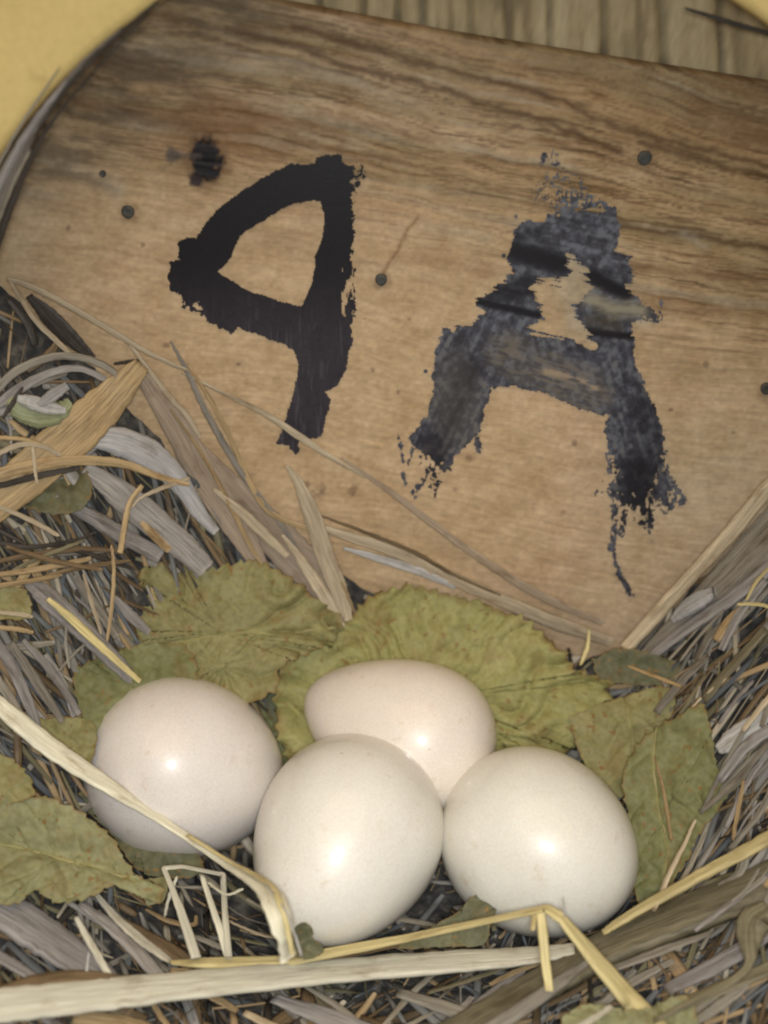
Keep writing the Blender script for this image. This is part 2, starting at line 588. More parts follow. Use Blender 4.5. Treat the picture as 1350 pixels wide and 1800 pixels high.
AZ = [(600, 380), (650, 330), (690, 270), (790, 290), (860, 330), (880, 410), (860, 480), (910, 505), (930, 570), (900, 610), (950, 655), (1000, 690), (1010, 730), (930, 730),
      (925, 790), (930, 870), (960, 950), (1000, 1030), (1030, 1120), (1040, 1200), (1060, 1290), (1100, 1350), (1050, 1395), (990, 1380), (995, 1460), (950, 1440), (905, 1380),
      (850, 1375), (805, 1335), (812, 1300), (835, 1250), (830, 1150), (820, 1090), (838, 1060), (780, 1050), (700, 1020), (600, 980), (500, 955), (425, 960), (405, 1030),
      (385, 1110), (330, 1170), (280, 1230), (240, 1270), (228, 1340), (205, 1250), (175, 1190), (140, 1160), (140, 1130), (200, 1060), (220, 960), (222, 850), (255, 760),
      (300, 760), (350, 740), (395, 700), (370, 655), (400, 645), (430, 615), (460, 590), (500, 560), (490, 490), (510, 410), (550, 370)]
LETA = [(650 + x / 2, 200 + y / 2) for x, y in AZ]
AH = [(680, 480), (692, 540), (665, 585), (620, 570), (570, 575), (560, 620), (575, 660), (600, 712), (552, 740), (555, 790), (640, 792), (700, 800), (780, 850), (812, 830), (800, 790), (765, 755),
      (742, 722), (728, 685), (742, 655), (775, 625), (775, 590), (760, 535), (720, 500)]
LETA_HOLE = [(650 + x / 2, 200 + y / 2) for x, y in AH]


def paint_grid(name, x0, y0, x1, y1, fn, step=0.00021):
    p = on_plane(x0, y1)
    q = on_plane(x1, y0)
    u = np.arange(p[0], q[0], step)
    v = np.arange((p - BP) @ BU, (q - BP) @ BU, step)
    UU, VV = np.meshgrid(u, v)
    pos = BP + UU[..., None] * RT + VV[..., None] * BU
    X, Y = to_px(pos)
    keep, colr = fn(X, Y)
    pos = pos + BN * 0.00042
    n_u = len(u)
    kc = keep[:-1, :-1]
    idx = np.arange(len(u) * len(v)).reshape(len(v), n_u)[:-1, :-1][kc]
    F = np.c_[idx, idx + 1, idx + n_u + 1, idx + n_u]
    used, inv = np.unique(F, return_inverse=True)
    me = mesh_from(name, pos.reshape(-1, 3)[used], inv.reshape(F.shape), smooth=True)
    color_attr(me, 'paint', colr.reshape(-1, 3)[used])
    return part(name, me, PAINT, board)


def rough_px(X, Y, s):
    return (fbm(X / 11, Y / 11, s, 3) - 0.5) * 15 + (fbm(X / 4, Y / 4, s + 7, 2) - 0.5) * 8


def nine(X, Y):
    n = rough_px(X, Y, 201)
    ragged = 0.45 + 0.9 * sstep(0, 30, -(Y - (440 + 0.35 * (X - 300)))) * 0 + 0.9 * sstep(470, 330, X) * sstep(500, 540, Y) + 0.6 * sstep(600, 620, X)
    sd = poly_sd(X, Y, NINE) + n * ragged
    sh = poly_sd(X, Y, NINE_HOLE) + n * 0.25
    k = (sd > 0) & (sh < 0)
    # gaps left by the dry brush on the right edge
    gap = sstep(16, 4, np.abs(X - 610)) * sstep(460, 480, Y) * sstep(570, 540, Y)
    k &= ~((fbm(X / 7, Y / 20, 211, 3) > 0.56) & (gap > 0.4))
    gap = np.exp(-(((X - 352) / 14) ** 2 + ((Y - 537) / 8) ** 2))
    k &= ~((fbm(X / 8, Y / 8, 212, 2) > 0.48) & (gap > 0.4))
    d = np.hypot(X - 340, Y - 535)
    spl = (fbm(X / 5, Y / 5, 215, 2) > 0.60) & (np.hypot((X - 628) / 14, (Y - 308) / 22) < 1)
    k |= spl
    thin = sstep(430, 640, Y) * (0.55 + 0.45 * fbm(X / 12, Y / 60, 221, 3))
    c = np.array([0.0075, 0.006, 0.0075]) + thin[..., None] * np.array([0.034, 0.029, 0.036])
    st2 = fbm(X / 4, Y / 50, 231, 3)
    c = c + (sstep(0.55, 0.8, st2) * sstep(480, 640, Y))[..., None] * np.array([0.03, 0.026, 0.032])
    c = c * (0.85 + 0.3 * vnoise(X / 3, Y / 3, 7))[..., None]
    return k, c


def let_a(X, Y):
    n = rough_px(X, Y, 301)
    endy = sstep(770, 850, Y)
    sd = poly_sd(X, Y, LETA) + n * (0.7 + 1.6 * endy + 1.2 * sstep(1100, 1150, X) * sstep(600, 560, Y))
    drag = (fbm(X / 70, (Y - 0.2 * X) / 5, 305, 3) - 0.5)
    band = sstep(430, 460, Y) * sstep(610, 590, Y)
    sd = sd + drag * 22 * band
    sh = poly_sd(X, Y, LETA_HOLE) + n * 0.45 - drag * 34 * band - 5
    k = (sd > 0) & (sh < 0)
    # broken frayed ends: dendritic gaps
    br = fbm(X / 8, Y / 14, 311, 3)
    top = sstep(384, 368, Y + (fbm(X / 20, Y / 20, 333) - .5) * 30)
    k &= ~((sd < 16 * (0.4 + endy)) & (br > 0.56) & (endy > 0.3))
    k &= ~((top > 0.2) & (np.abs(fbm(X / 9, Y / 9, 312, 2) - 0.5) > 0.15 + 0.25 * (1 - top)))
    web = np.abs(fbm(X / 12, Y / 12, 313, 3) - 0.5) < 0.035
    k |= web & (np.hypot((X - 985) / 52, (Y - 335) / 42) < 0.75 + 0.4 * fbm(X / 30, Y / 30, 314))
    k |= web & (np.hypot((X - 965) / 20, (Y - 280) / 18) < 1)
    k |= (fbm(X / 7, Y / 7, 315, 2) > 0.47) & (np.hypot((X - 955) / 6, (Y - 277) / 9) < 1)
    # dry drag marks below the right leg and left of the left leg
    for pts, w in [([(1080, 890), (1075, 965)], 6), ([(1082, 1000), (1108, 1046)], 5.5), ([(1076, 960), (1084, 1010)], 3.5), ([(1096, 900), (1090, 940)], 5), ([(1140, 910), (1143, 950)], 4),
                   ([(700, 770), (708, 810)], 3.5), ([(712, 850), (706, 830)], 3), ([(735, 850), (728, 870)], 6), ([(752, 820), (740, 850)], 4), ([(1186, 860), (1196, 880)], 8),
                   ([(1150, 820), (1178, 850)], 7), ([(838, 770), (842, 790)], 5), ([(1160, 530), (1158, 560)], 4), ([(724, 790), (716, 815)], 3.5)]:
        d, _ = seg_dist(X, Y, pts)
        k |= (d + n * 0.6 < w) & (fbm(X / 6, Y / 9, 316, 2) > 0.42)
    k |= (np.hypot(X - 747, Y - 652) < 4) | (np.hypot(X - 884, Y - 449) < 4) | (np.hypot(X - 906, Y - 380) < 3)
    # thickness of the paint: grey-blue where brushed thin, black in the heavy bands
    tex = 0.62 * fbm(X / 9, Y / 9, 321, 5) + 0.38 * np.where(Y < 520, fbm(X / 60, (Y - 0.2 * X) / 6, 322, 4), fbm((X + np.where(X < 930, 0.45, -0.25) * Y) / 7, Y / 60, 323, 4))
    heavy = np.zeros(X.shape)
    for pts, w, s in [([(905, 440), (985, 462)], 22, 1), ([(1040, 485), (1100, 515)], 15, 1), ([(838, 528), (945, 553)], 8, 1), ([(1035, 582), (1108, 590)], 8, 1),
                      ([(870, 520), (930, 500)], 22, .8), ([(830, 640), (770, 780)], 22, .35), ([(1125, 830), (1120, 900)], 40, .85), ([(1140, 700), (1150, 800)], 26, .45),
                      ([(760, 780), (765, 860)], 25, .75), ([(900, 420), (960, 400)], 10, .5), ([(1050, 540), (1150, 545)], 12, .6)]:
        d, _ = seg_dist(X, Y, pts)
        heavy = np.maximum(heavy, s * np.exp(-(d / w) ** 4))
    black = np.array([0.010, 0.009, 0.012])
    c0 = np.array([0.058, 0.058, 0.072])
    blue = np.array([0.14, 0.15, 0.175])
    worn = np.array([0.17, 0.145, 0.115])
    c = np.zeros(X.shape + (3,)) + c0
    c = mixc(c, blue, sstep(0.46, 0.68, tex) * 0.85)
    c = mixc(c, worn * 0.8, sstep(0.58, 0.72, tex) * sstep(560, 620, Y) * 0.6)
    c = mixc(c, worn * 0.9, sstep(0.52, 0.66, tex) * sstep(640, 700, Y) * sstep(900, 860, X) * 0.5)
    c = mixc(c, black, sstep(0.5, 0.3, tex) * 0.6)
    bar = np.exp(-(seg_dist(X, Y, [(890, 620), (960, 650), (1040, 690)])[0] / 38) ** 4)
    c = mixc(c, worn, bar * (0.25 + 0.5 * sstep(0.45, 0.6, fbm(X / 25, (Y - 0.3 * X) / 5, 331, 3))))
    gp, _ = seg_dist(X, Y, [(960, 652), (1000, 660), (1045, 680)])
    c = mixc(c, [0.36, 0.27, 0.18], 0.8 * np.exp(-(gp / 7) ** 2) * sstep(0.35, 0.6, fbm(X / 18, (Y - 0.3 * X) / 5, 332, 3)))
    c = mixc(c, worn * 0.55, 0.5 * np.exp(-(np.hypot((X - 800) / 45, (Y - 700) / 90)) ** 4))
    c = mixc(c, black, heavy)
    lb, _ = seg_dist(X, Y + (fbm(X / 25, Y / 8, 341) - .5) * 24, [(1035, 522), (1075, 545), (1125, 548)])
    c = mixc(c, [0.27, 0.24, 0.175], 0.95 * np.exp(-(lb / 13) ** 2))
    lb, _ = seg_dist(X, Y + (fbm(X / 25, Y / 8, 342) - .5) * 16, [(1035, 560), (1085, 568)])
    c = mixc(c, [0.055, 0.045, 0.032], 0.8 * np.exp(-(lb / 12) ** 2))
    return k, c


paint_grid('painted_digit', 240, 245, 700, 825, nine)
paint_grid('painted_letter', 640, 245, 1330, 1065, let_a)

# ---- nail heads in the board
m, nt, b = new_mat('dull_nail')
tc = N(nt, 'ShaderNodeTexCoord')
n1 = N(nt, 'ShaderNodeTexNoise', i_Scale=900.0, i_Detail=3.0)
nt.links.new(tc.outputs['Object'], n1.inputs[0])
nt.links.new(ramp(nt, n1.outputs[0], [(0.3, (0.035, 0.035, 0.032)), (0.7, (0.085, 0.08, 0.065))]), b.inputs['Base Color'])
b.inputs['Roughness'].default_value = 0.6
b.inputs['Metallic'].default_value = 0.3
NAIL = m
for (a, b_, r_) in [(225, 372, 12), (670, 491, 11.5), (1133, 277, 13), (1348, 682, 13), (181, 305, 6)]:
    c = on_plane(a, b_, 0.0)
    rr = r_ * 0.000106
    vv, ff = [], []
    rings = [(1.05, -0.0006), (1.0, 0.00018), (0.86, 0.00034), (0.5, 0.0002), (0.0, 0.00022)]
    for (q, h_) in rings:
        for k in range(20):
            an = 2 * math.pi * k / 20
            vv.append(c + RT * math.cos(an) * rr * q + BU * math.sin(an) * rr * q * (1 + .06 * math.sin(3 * an)) + BN * (h_ + 0.0003))
    for i in range(4):
        for k in range(20):
            ff.append((i * 20 + k, i * 20 + (k + 1) % 20, (i + 1) * 20 + (k + 1) % 20, (i + 1) * 20 + k))
    part('nail_head', mesh_from('nail_head', vv, ff), NAIL, board)

# ---- slatted back panel seen over the board
PO = -0.0105
nu, nv = 620, 110
us = np.linspace(-0.13, 0.14, nu)
v0 = np.linspace(0.02, 0.20, nv)
U, Vv = np.meshgrid(us, v0)
pos = BP + U[..., None] * RT + Vv[..., None] * BU + BN * PO
X, Y = to_px(pos)
lean = (X - 0.02 * (Y - 60)) + (fbm(X / 60, Y / 50, 401) - 0.5) * 8
seams = [640, 700, 745, 830, 895, 968, 1062, 1166, 1268, 1372, 1470, 560, 470, 380, 290, 200, 100, 0, 1560]
seam = np.zeros(X.shape)
for i, s in enumerate(seams):
    wv = 5 + 4 * ((i * 37) % 5) / 5
    seam = np.maximum(seam, np.exp(-((lean - s) / wv) ** 2) * (0.6 + 0.4 * vnoise(Y / 30, X * 0 + s, 3)))
gr = fbm(X / 22, Y / 160, 411, 4)
C = np.zeros(X.shape + (3,)) + np.array([0.40, 0.31, 0.165])
C = mixc(C, [0.47, 0.38, 0.22], sstep(0.5, 0.75, gr))
C = mixc(C, [0.22, 0.16, 0.08], sstep(0.48, 0.25, gr) * 0.8)
C = mixc(C, [0.16, 0.12, 0.055], sstep(0.5, 0.7, fbm(X / 90, Y / 90, 421)) * 0.5)
C = mixc(C, [0.06, 0.045, 0.025], seam * 0.75)
C *= (0.8 + 0.4 * fbm(X / 6, Y / 9, 431, 3))[..., None]
pos = pos - (seam * 0.0012)[..., None] * BN
V = pos.reshape(-1, 3)
ii = np.arange(nu * (nv - 1)).reshape(nv - 1, nu)[:, :-1].ravel()
F = np.c_[ii, ii + 1, ii + nu + 1, ii + nu]
bd = np.r_[np.arange(nu), np.arange(1, nv) * nu + nu - 1, ((nv - 1) * nu + np.arange(nu - 2, -1, -1)), (np.arange(nv - 2, 0, -1) * nu)]
nb = len(bd)
j = np.arange(nb)
jn = (j + 1) % nb
Fs = np.c_[bd[j], len(V) + j, len(V) + jn, bd[jn]]
me = mesh_from('slatted_panel', np.r_[V, V[bd] - BN * 0.008], np.r_[F, Fs])
color_attr(me, 'wood', np.r_[C.reshape(-1, 3), C.reshape(-1, 3)[bd]])
m, nt, b = new_mat('slat_wood')
at = N(nt, 'ShaderNodeAttribute', attribute_name='wood')
nt.links.new(at.outputs[0], b.inputs['Base Color'])
b.inputs['Roughness'].default_value = 0.75
o = link('slatted_panel', me, m)
recentre(o, tuple(BP + BN * PO))
tag(o, 'olive brown slatted wood panel rising behind the top edge of the painted board', 'wood panel')

# ---- yellow plastic wall with its arched opening
AO = 0.020
ctr = on_plane(787, 815, AO)
R = 957 / FPX * ((ctr - O) @ FW)
arc = []
for k in range(97):
    an = math.pi * k / 96
    P = on_plane(787 + 957 * math.cos(an), 815 - 957 * math.sin(an), AO)
    arc.append((P[0], (P - BP) @ BU))
base_v = -0.02
inner = [(arc[0][0], base_v)] + arc + [(arc[-1][0], base_v)]
inner = np.array(inner)
cu, cv = ctr[0], (ctr - BP) @ BU
outer = []
for (a, b_) in inner:
    if b_ == base_v:
        outer.append((cu + (0.2 if a > cu else -0.2), base_v))
    else:
        da, db = a - cu, b_ - cv
        k = min(0.2 / max(abs(da), 1e-6), 0.17 / max(db, 1e-6) if db > 0 else 9)
        outer.append((cu + da * k, cv + db * k))
outer = np.array(outer)
prof = [(0.0, -0.0045, 0), (0.0, -0.0008, 0), (0.0006, 0.0004, 0), (0.0016, 0.0008, 0), (0.05, 0.0012, 1), (0.2, 0.0022, 1), (0.45, 0.003, 1), (1.0, 0.004, 2), (1.0, -0.0045, 2)]
# profile: (distance outwards, height towards the camera)
vv = []
L = len(inner)
for (s, hgh, mode) in prof:
    for i in range(L):
        d = outer[i] - inner[i]
        ln = np.linalg.norm(d)
        q = inner[i] + (d / ln * (s if mode == 0 else s * ln if mode == 2 else (s * ln)))
        wave = (vnoise(np.array(i * 0.16), np.array(s * 7), 55) - 0.5) * 0.0004 * (1 if mode else 0.2)
        vv.append(BP + RT * q[0] + BU * q[1] + BN * (AO + hgh + wave))
ff = []
for r_ in range(len(prof)):
    rn = (r_ + 1) % len(prof)
    for i in range(L - 1):
        ff.append((r_ * L + i, rn * L + i, rn * L + i + 1, r_ * L + i + 1))
me = mesh_from('plastic_wall', vv, ff)
m, nt, b = new_mat('yellow_plastic')
tc = N(nt, 'ShaderNodeTexCoord')
n1 = N(nt, 'ShaderNodeTexNoise', i_Scale=28.0, i_Detail=6.0)
nt.links.new(tc.outputs['Object'], n1.inputs[0])
n2 = N(nt, 'ShaderNodeTexNoise', i_Scale=700.0, i_Detail=3.0)
nt.links.new(tc.outputs['Object'], n2.inputs[0])
c1 = ramp(nt, n1.outputs[0], [(0.3, (0.70, 0.53, 0.20)), (0.5, (0.76, 0.58, 0.23)), (0.7, (0.78, 0.61, 0.27))])
c1 = mul(nt, c1, ramp(nt, n2.outputs[0], [(0.3, (0.93, 0.93, 0.92)), (0.7, (1.03, 1.03, 1.03))]))
nt.links.new(c1, b.inputs['Base Color'])
b.inputs['Roughness'].default_value = 0.5
b.inputs['Subsurface Weight'].default_value = 0.1
b.inputs['Subsurface Radius'].default_value = (0.004, 0.002, 0.001)
n3 = N(nt, 'ShaderNodeTexNoise', i_Scale=110.0, i_Detail=8.0, i_Roughness=0.75)
nt.links.new(tc.outputs['Object'], n3.inputs[0])
nt.links.new(mul(nt, c1, ramp(nt, n3.outputs[0], [(0.30, (0.80, 0.76, 0.70)), (0.42, (1, 1, 1))])), b.inputs['Base Color'])
bump(nt, n3.outputs[0], b, 0.12, 0.0006)
o = link('plastic_wall', me, m)
recentre(o, tuple(BP + BN * AO))
tag(o, 'smooth yellow plastic wall with a round topped opening framing the board', 'plastic wall')

# ================================================================== EGGS
m, nt, b = new_mat('eggshell')
tc = N(nt, 'ShaderNodeTexCoord')
oi = N(nt, 'ShaderNodeObjectInfo')
n1 = N(nt, 'ShaderNodeTexNoise', i_Scale=60.0, i_Detail=4.0)
nt.links.new(tc.outputs['Object'], n1.inputs[0])
n2 = N(nt, 'ShaderNodeTexNoise', i_Scale=2200.0, i_Detail=2.0)
nt.links.new(tc.outputs['Object'], n2.inputs[0])
n3 = N(nt, 'ShaderNodeTexNoise', i_Scale=420.0, i_Detail=1.0)
nt.links.new(tc.outputs['Object'], n3.inputs[0])
c1 = ramp(nt, n1.outputs[0], [(0.3, (0.70, 0.655, 0.595)), (0.7, (0.77, 0.735, 0.68))])
c2 = ramp(nt, n3.outputs[0], [(0.16, (0.72, 0.62, 0.5)), (0.22, (1, 1, 1))])
c1 = mul(nt, c1, c2)
c1 = mul(nt, c1, ramp(nt, n2.outputs[0], [(0.3, (0.93, 0.92, 0.90)), (0.65, (1.03, 1.03, 1.03))]))
n4 = N(nt, 'ShaderNodeTexNoise', i_Scale=170.0, i_Detail=5.0, i_Roughness=0.7)
nt.links.new(tc.outputs['Object'], n4.inputs[0])
c1 = mul(nt, c1, ramp(nt, n4.outputs[0], [(0.27, (0.86, 0.79, 0.70)), (0.40, (1, 1, 1))]))
c3 = mul(nt, c1, oi.outputs['Color'])
nt.links.new(c3, b.inputs['Base Color'])
b.inputs['Roughness'].default_value = 0.40
b.inputs['Specular IOR Level'].default_value = 0.42
b.inputs['Subsurface Weight'].default_value = 0.15
b.inputs['Subsurface Radius'].default_value = (0.004, 0.0025, 0.0015)
b.inputs['Subsurface Scale'].default_value = 1.0
b.inputs['Coat Weight'].default_value = 0.7
b.inputs['Coat Roughness'].default_value = 0.10
bump(nt, n2.outputs[0], b, 0.22, 0.00015)
SHELL = m


def egg(label, px, py, z, ang, depth, half_len, half_wid, k, tint):
    """ang: image direction of the pointed end (deg, counter clockwise), depth: how far that end tips away from the lens"""
    r = ray(px, py)
    c = O + r * ((z - CAM_H) / r[2])
    a = math.radians(ang)
    ax = RT * math.cos(a) + UP * math.sin(a) + FW * depth
    ax = ax / np.linalg.norm(ax)
    s = np.cross(ax, [0.3, 0.2, 0.9])
    s /= np.linalg.norm(s)
    t = np.cross(ax, s)
    nr, ns = 64, 96
    vv = []
    for i in range(nr + 1):
        th = math.pi * i / nr
        x = math.cos(th)
        rad = half_wid * math.sin(th) * (1 - k * x) / (1 + 0.10 * k)
        for q in range(ns):
            p = 2 * math.pi * q / ns
            vv.append(ax * x * half_len + s * rad * math.cos(p) + t * rad * math.sin(p))
    ff = [(i * ns + q, i * ns + (q + 1) % ns, (i + 1) * ns + (q + 1) % ns, (i + 1) * ns + q) for i in range(nr) for q in range(ns)]
    vv = np.array(vv)
    o = link('egg', mesh_from('egg', vv, np.array(ff)), SHELL)
    o.location = c
    o.color = (*tint, 1)
    tag(o, label, 'egg', 'eggs in the nest')
    print('EGG', label[:20], 'c', np.round(c, 4), 'depth', round(float((c - O) @ FW), 4))
    return o


U1 = 0.2385 / FPX
egg('cream egg farthest left, resting behind the long bent straw', 330, 1350, 0.021, -25, 0.8, 192 * U1, 161 * U1, 0.10, (1.0, 0.98, 0.99))
egg('pinkish egg at the back, partly hidden by the front egg', 698, 1284, 0.0215, 160, 0.2, 187 * U1, 142 * U1, 0.28, (1.03, 0.98, 0.94))
egg('largest front egg with its pointed end towards the bent straw', 606, 1479, 0.0235, 234, -1.2, 187 * U1, 161 * U1, 0.15, (0.98, 0.99, 0.97))
egg('round pale egg farthest right, beside the folded green leaf', 948, 1481, 0.0215, -15, -0.9, 176 * U1, 157 * U1, 0.10, (0.97, 0.99, 0.96))

# ================================================================== STRANDS
def catmull(pts, per=8):
    P = [np.array(p, float) for p in pts]
    if len(P) < 3:
        return [P[0] + (P[-1] - P[0]) * t for t in np.linspace(0, 1, per + 1)]
    P = [2 * P[0] - P[1]] + P + [2 * P[-1] - P[-2]]
    out = []
    for i in range(1, len(P) - 2):
        for t in np.linspace(0, 1, per, endpoint=False):
            out.append(0.5 * ((2 * P[i]) + (-P[i - 1] + P[i + 1]) * t + (2 * P[i - 1] - 5 * P[i] + 4 * P[i + 1] - P[i + 2]) * t * t
                              + (-P[i - 1] + 3 * P[i] - 3 * P[i + 1] + P[i + 2]) * t ** 3))
    out.append(P[-2])
    return out


def strand_arrays(pts, wid, nrm, flat=0.3, ribs=0, seg=10, frac=0.0, seed=0, cup=0.0):
    """pts (n,3), wid (n), nrm (n,3) -> verts, faces, uv per vertex"""
    n = len(pts)
    pts = np.asarray(pts)
    wid = np.asarray(wid)
    T = np.gradient(pts, axis=0)
    T /= np.linalg.norm(T, axis=1)[:, None] + 1e-12
    NN = np.asarray(nrm)
    Sd = np.cross(T, NN)
    Sd /= np.linalg.norm(Sd, axis=1)[:, None] + 1e-12
    NN = np.cross(Sd, T)
    ph = np.arange(seg) / seg * 2 * math.pi
    L = np.r_[0, np.cumsum(np.linalg.norm(np.diff(pts, axis=0), axis=1))]
    V = np.zeros((n, seg, 3))
    UV = np.zeros((n, seg, 2))
    rs = np.random.RandomState(seed)
    jit = 1 + (rs.rand(n) - 0.5) * 0.10
    for q, p in enumerate(ph):
        c, s = math.cos(p), math.sin(p)
        sx = np.sign(c) * abs(c) ** 0.75
        sy = np.sign(s) * abs(s) ** 0.75
        rib = 1 + (0.22 * math.cos(ribs * p) if ribs else 0)
        hh = sy * flat * rib - cup * (1 - sx * sx) * 0.5
        V[:, q] = pts + Sd * (sx * 0.5 * wid * jit)[:, None] + NN * (hh * 0.5 * wid)[:, None]
        UV[:, q, 0] = sx * 0.5 * wid + 0.03 * (s > 0)
        UV[:, q, 1] = L
    V = V.reshape(-1, 3)
    F = []
    i = np.arange(n - 1)[:, None] * seg
    q = np.arange(seg)[None, :]
    qn = (q + 1) % seg
    F = np.stack([i + q, i + qn, i + seg + qn, i + seg + q], -1).reshape(-1, 4)
    caps = []
    for e in (0, n - 1):
        k = e * seg
        idx = np.arange(seg) + k
        h = seg // 2
        for a in range(1, h):
            caps.append((idx[a], idx[a - 1], idx[(seg - a) % seg], idx[seg - a - 1]))
    F = np.r_[F, np.array(caps)]
    return V, F, UV.reshape(-1, 2)


def add_uv(me, uvv):
    l = me.uv_layers.new(name='fibre')
    vi = np.zeros(len(me.loops), np.int32)
    me.loops.foreach_get('vertex_index', vi)
    l.data.foreach_set('uv', uvv[vi].astype(np.float32).ravel())


_sid = [0]


def strand(spec, color, name='straw', label=None, cat=None, group=None, lift=6, flat=0.3, ribs=0, kink=False, parent=None, cup=0.0, taper=True, plane=None):
    """spec: (px, py, width px[, lift mm]) along the strand"""
    ctl = []
    for s in spec:
        lf = (s[3] if len(s) > 3 else lift) * 0.001
        if plane is not None:
            P, nn = on_plane(s[0], s[1], plane + lf), BN
        else:
            P, nn = place(s[0], s[1], lf)
        dep = (P - O) @ FW
        ctl.append(np.r_[P, s[2] * dep / FPX, nn])
    _sid[0] += 1
    if kink:
        q = []
        for a, c in zip(ctl[:-1], ctl[1:]):
            for t in (0.03, 0.25, 0.5, 0.75, 0.97):
                q.append(a + (c - a) * t)
        q = [ctl[0]] + q + [ctl[-1]]
    else:
        q = catmull(ctl, 9)
    q = np.array(q)
    rs = np.random.RandomState(_sid[0] * 13)
    wig = (rs.rand(len(q), 3) - 0.5) * 0.00012
    if kink:
        wig *= 0.5
    w = np.maximum(q[:, 3], 0.00018)
    if taper:
        if w.max() > 0.0011:
            w[0] = max(w[0], 0.72 * w[1])
            w[-1] = max(w[-1], 0.72 * w[-2])
        else:
            w[0] *= 0.4
            w[-1] *= 0.4
    wide = w.max() > 0.002
    V, F, UV = strand_arrays(q[:, :3] + wig, w, q[:, 4:7], flat, ribs or (6 if wide else 0), 20 if wide else 10, seed=_sid[0], cup=cup)
    me = mesh_from(name, V, F)
    add_uv(me, UV)
    if parent is not None:
        me.transform(Matrix.Translation(-parent.location))
        o = link(name, me, STRAW[color], parent)
        tag(o, label)
        return o
    o = link(name, me, STRAW[color])
    recentre(o, tuple(float(x) for x in q[0, :3]))
    tag(o, label, cat or 'straw', group)
    return o


S = strand
# --- front edge of the nest
S([(-60, 1777, 60), (-20, 1770, 66), (150, 1752, 66), (300, 1735, 66), (600, 1706, 64), (800, 1690, 62), (930, 1680, 50), (1010, 1668, 34)], 'cream', 'stalk',
  'broad flat cream grey stalk lying across the bottom in front of the eggs', 'stalk', lift=9, flat=0.22, ribs=9)
bent = S([(300, 1692, 10, 9), (360, 1693, 28, 9), (500, 1690, 32, 10), (640, 1664, 28, 15), (720, 1648, 22, 18), (840, 1622, 20, 23), (935, 1602, 22, 27), (960, 1596, 22, 28), (985, 1612, 26, 27), (1050, 1690, 38, 17), (1110, 1760, 42, 9), (1170, 1830, 44, 7)],
         'yellow', 'straw', 'yellow straw bent sharply over at the foot of the right egg', 'straw', flat=0.3, kink=True)
S([(950, 1600, 17, 27.5), (955, 1650, 18, 23), (960, 1700, 17, 18), (966, 1742, 15, 14)], 'yellow', 'split_strand', parent=bent, kink=True)
S([(940, 1602, 9, 27), (936, 1636, 9, 25)], 'yellow', 'split_strand', parent=bent, kink=True)
S([(300, 1705, 14), (420, 1718, 20), (560, 1712, 16), (700, 1692, 14), (800, 1682, 8)], 'tan', 'straw', 'tan straw tucked just behind the broad cream stalk', lift=7)
S([(470, 1700, 8), (560, 1690, 10), (690, 1664, 10), (740, 1655, 6)], 'brown', 'straw', 'thin brown straw squeezed under the bent yellow straw', lift=8.5)
lng = S([(-40, 1205, 22, 15), (20, 1258, 34, 17), (100, 1322, 38, 20), (210, 1394, 30, 23), (300, 1452, 22, 26), (390, 1512, 26, 27), (462, 1558, 42, 31), (490, 1608, 48, 31), (506, 1684, 44, 22)],
        'cream', 'straw', 'long cream straw running from the left edge and snapped down beside the front egg', flat=0.3, kink=False)
S([(330, 1468, 10, 28.5), (400, 1512, 10, 29.5), (468, 1550, 14, 33), (494, 1590, 14, 33.5), (507, 1640, 12, 29), (514, 1678, 10, 25)], 'yellow', 'husk', parent=lng, label='tan husk peeling at the fold')
S([(466, 1550, 3, 34), (504, 1605, 5, 33), (531, 1682, 4, 26)], 'white', 'fibre', parent=lng)
S([(345, 1684, 20, 12), (318, 1602, 17, 16), (300, 1555, 12, 18), (288, 1526, 10, 19), (320, 1523, 10, 19.5), (384, 1536, 11, 19), (392, 1536, 10, 19), (395, 1600, 11, 17), (402, 1684, 13, 12)], 'cream', 'straw',
  'thin pale straw folded into an open square left of the front egg', kink=True)
S([(354, 1536, 10, 18.5), (384, 1626, 14, 15), (400, 1682, 13, 11)], 'cream', 'straw', 'short pale straw slanting inside the folded square straw')
S([(364, 1550, 6, 19), (398, 1572, 6, 19), (428, 1562, 7, 20)], 'cream', 'straw', 'tiny curved fibre between the square straw and the snapped straw')
S([(312, 1540, 5, 16), (298, 1575, 6, 14), (289, 1612, 5, 13)], 'cream', 'straw', 'hair thin straw crossing behind the square folded straw')
S([(255, 1598, 6), (300, 1620, 14), (340, 1625, 10), (345, 1610, 6)], 'tan', 'straw', 'small tan husk under the square folded straw', lift=7)
S([(325, 1640, 8), (372, 1658, 16), (400, 1672, 9)], 'grey', 'straw', 'small grey brown husk at the foot of the square straw', lift=6)
S([(400, 1618, 6), (450, 1640, 8), (480, 1648, 5)], 'pale', 'straw', 'thin straw disappearing under the front egg', lift=5)
S([(1420, 1434, 28, 15), (1350, 1474, 27, 15), (1230, 1540, 25, 15), (1110, 1608, 22, 13), (1060, 1640, 14, 12)], 'yellow', 'straw', 'long yellow straw slanting in from the right edge below the green leaf', flat=0.5)
S([(1460, 1490, 60), (1330, 1560, 74), (1200, 1612, 80), (1060, 1672, 78), (960, 1728, 70), (860, 1785, 66), (740, 1850, 60)], 'olive', 'stem', 'thick brown stem curving across the lower right under the yellow straws', 'stem', lift=7, flat=0.45, ribs=11)
S([(1040, 1685, 10), (980, 1730, 26), (900, 1785, 30), (800, 1845, 26)], 'grey', 'stem', 'grey stem lying along the thick brown stem at the bottom', 'stem', lift=13, flat=0.4)
S([(1076, 1768, 10), (1040, 1792, 15), (985, 1826, 15)], 'cream', 'straw', 'short bright straw end at the bottom under the bent yellow straw', lift=13)
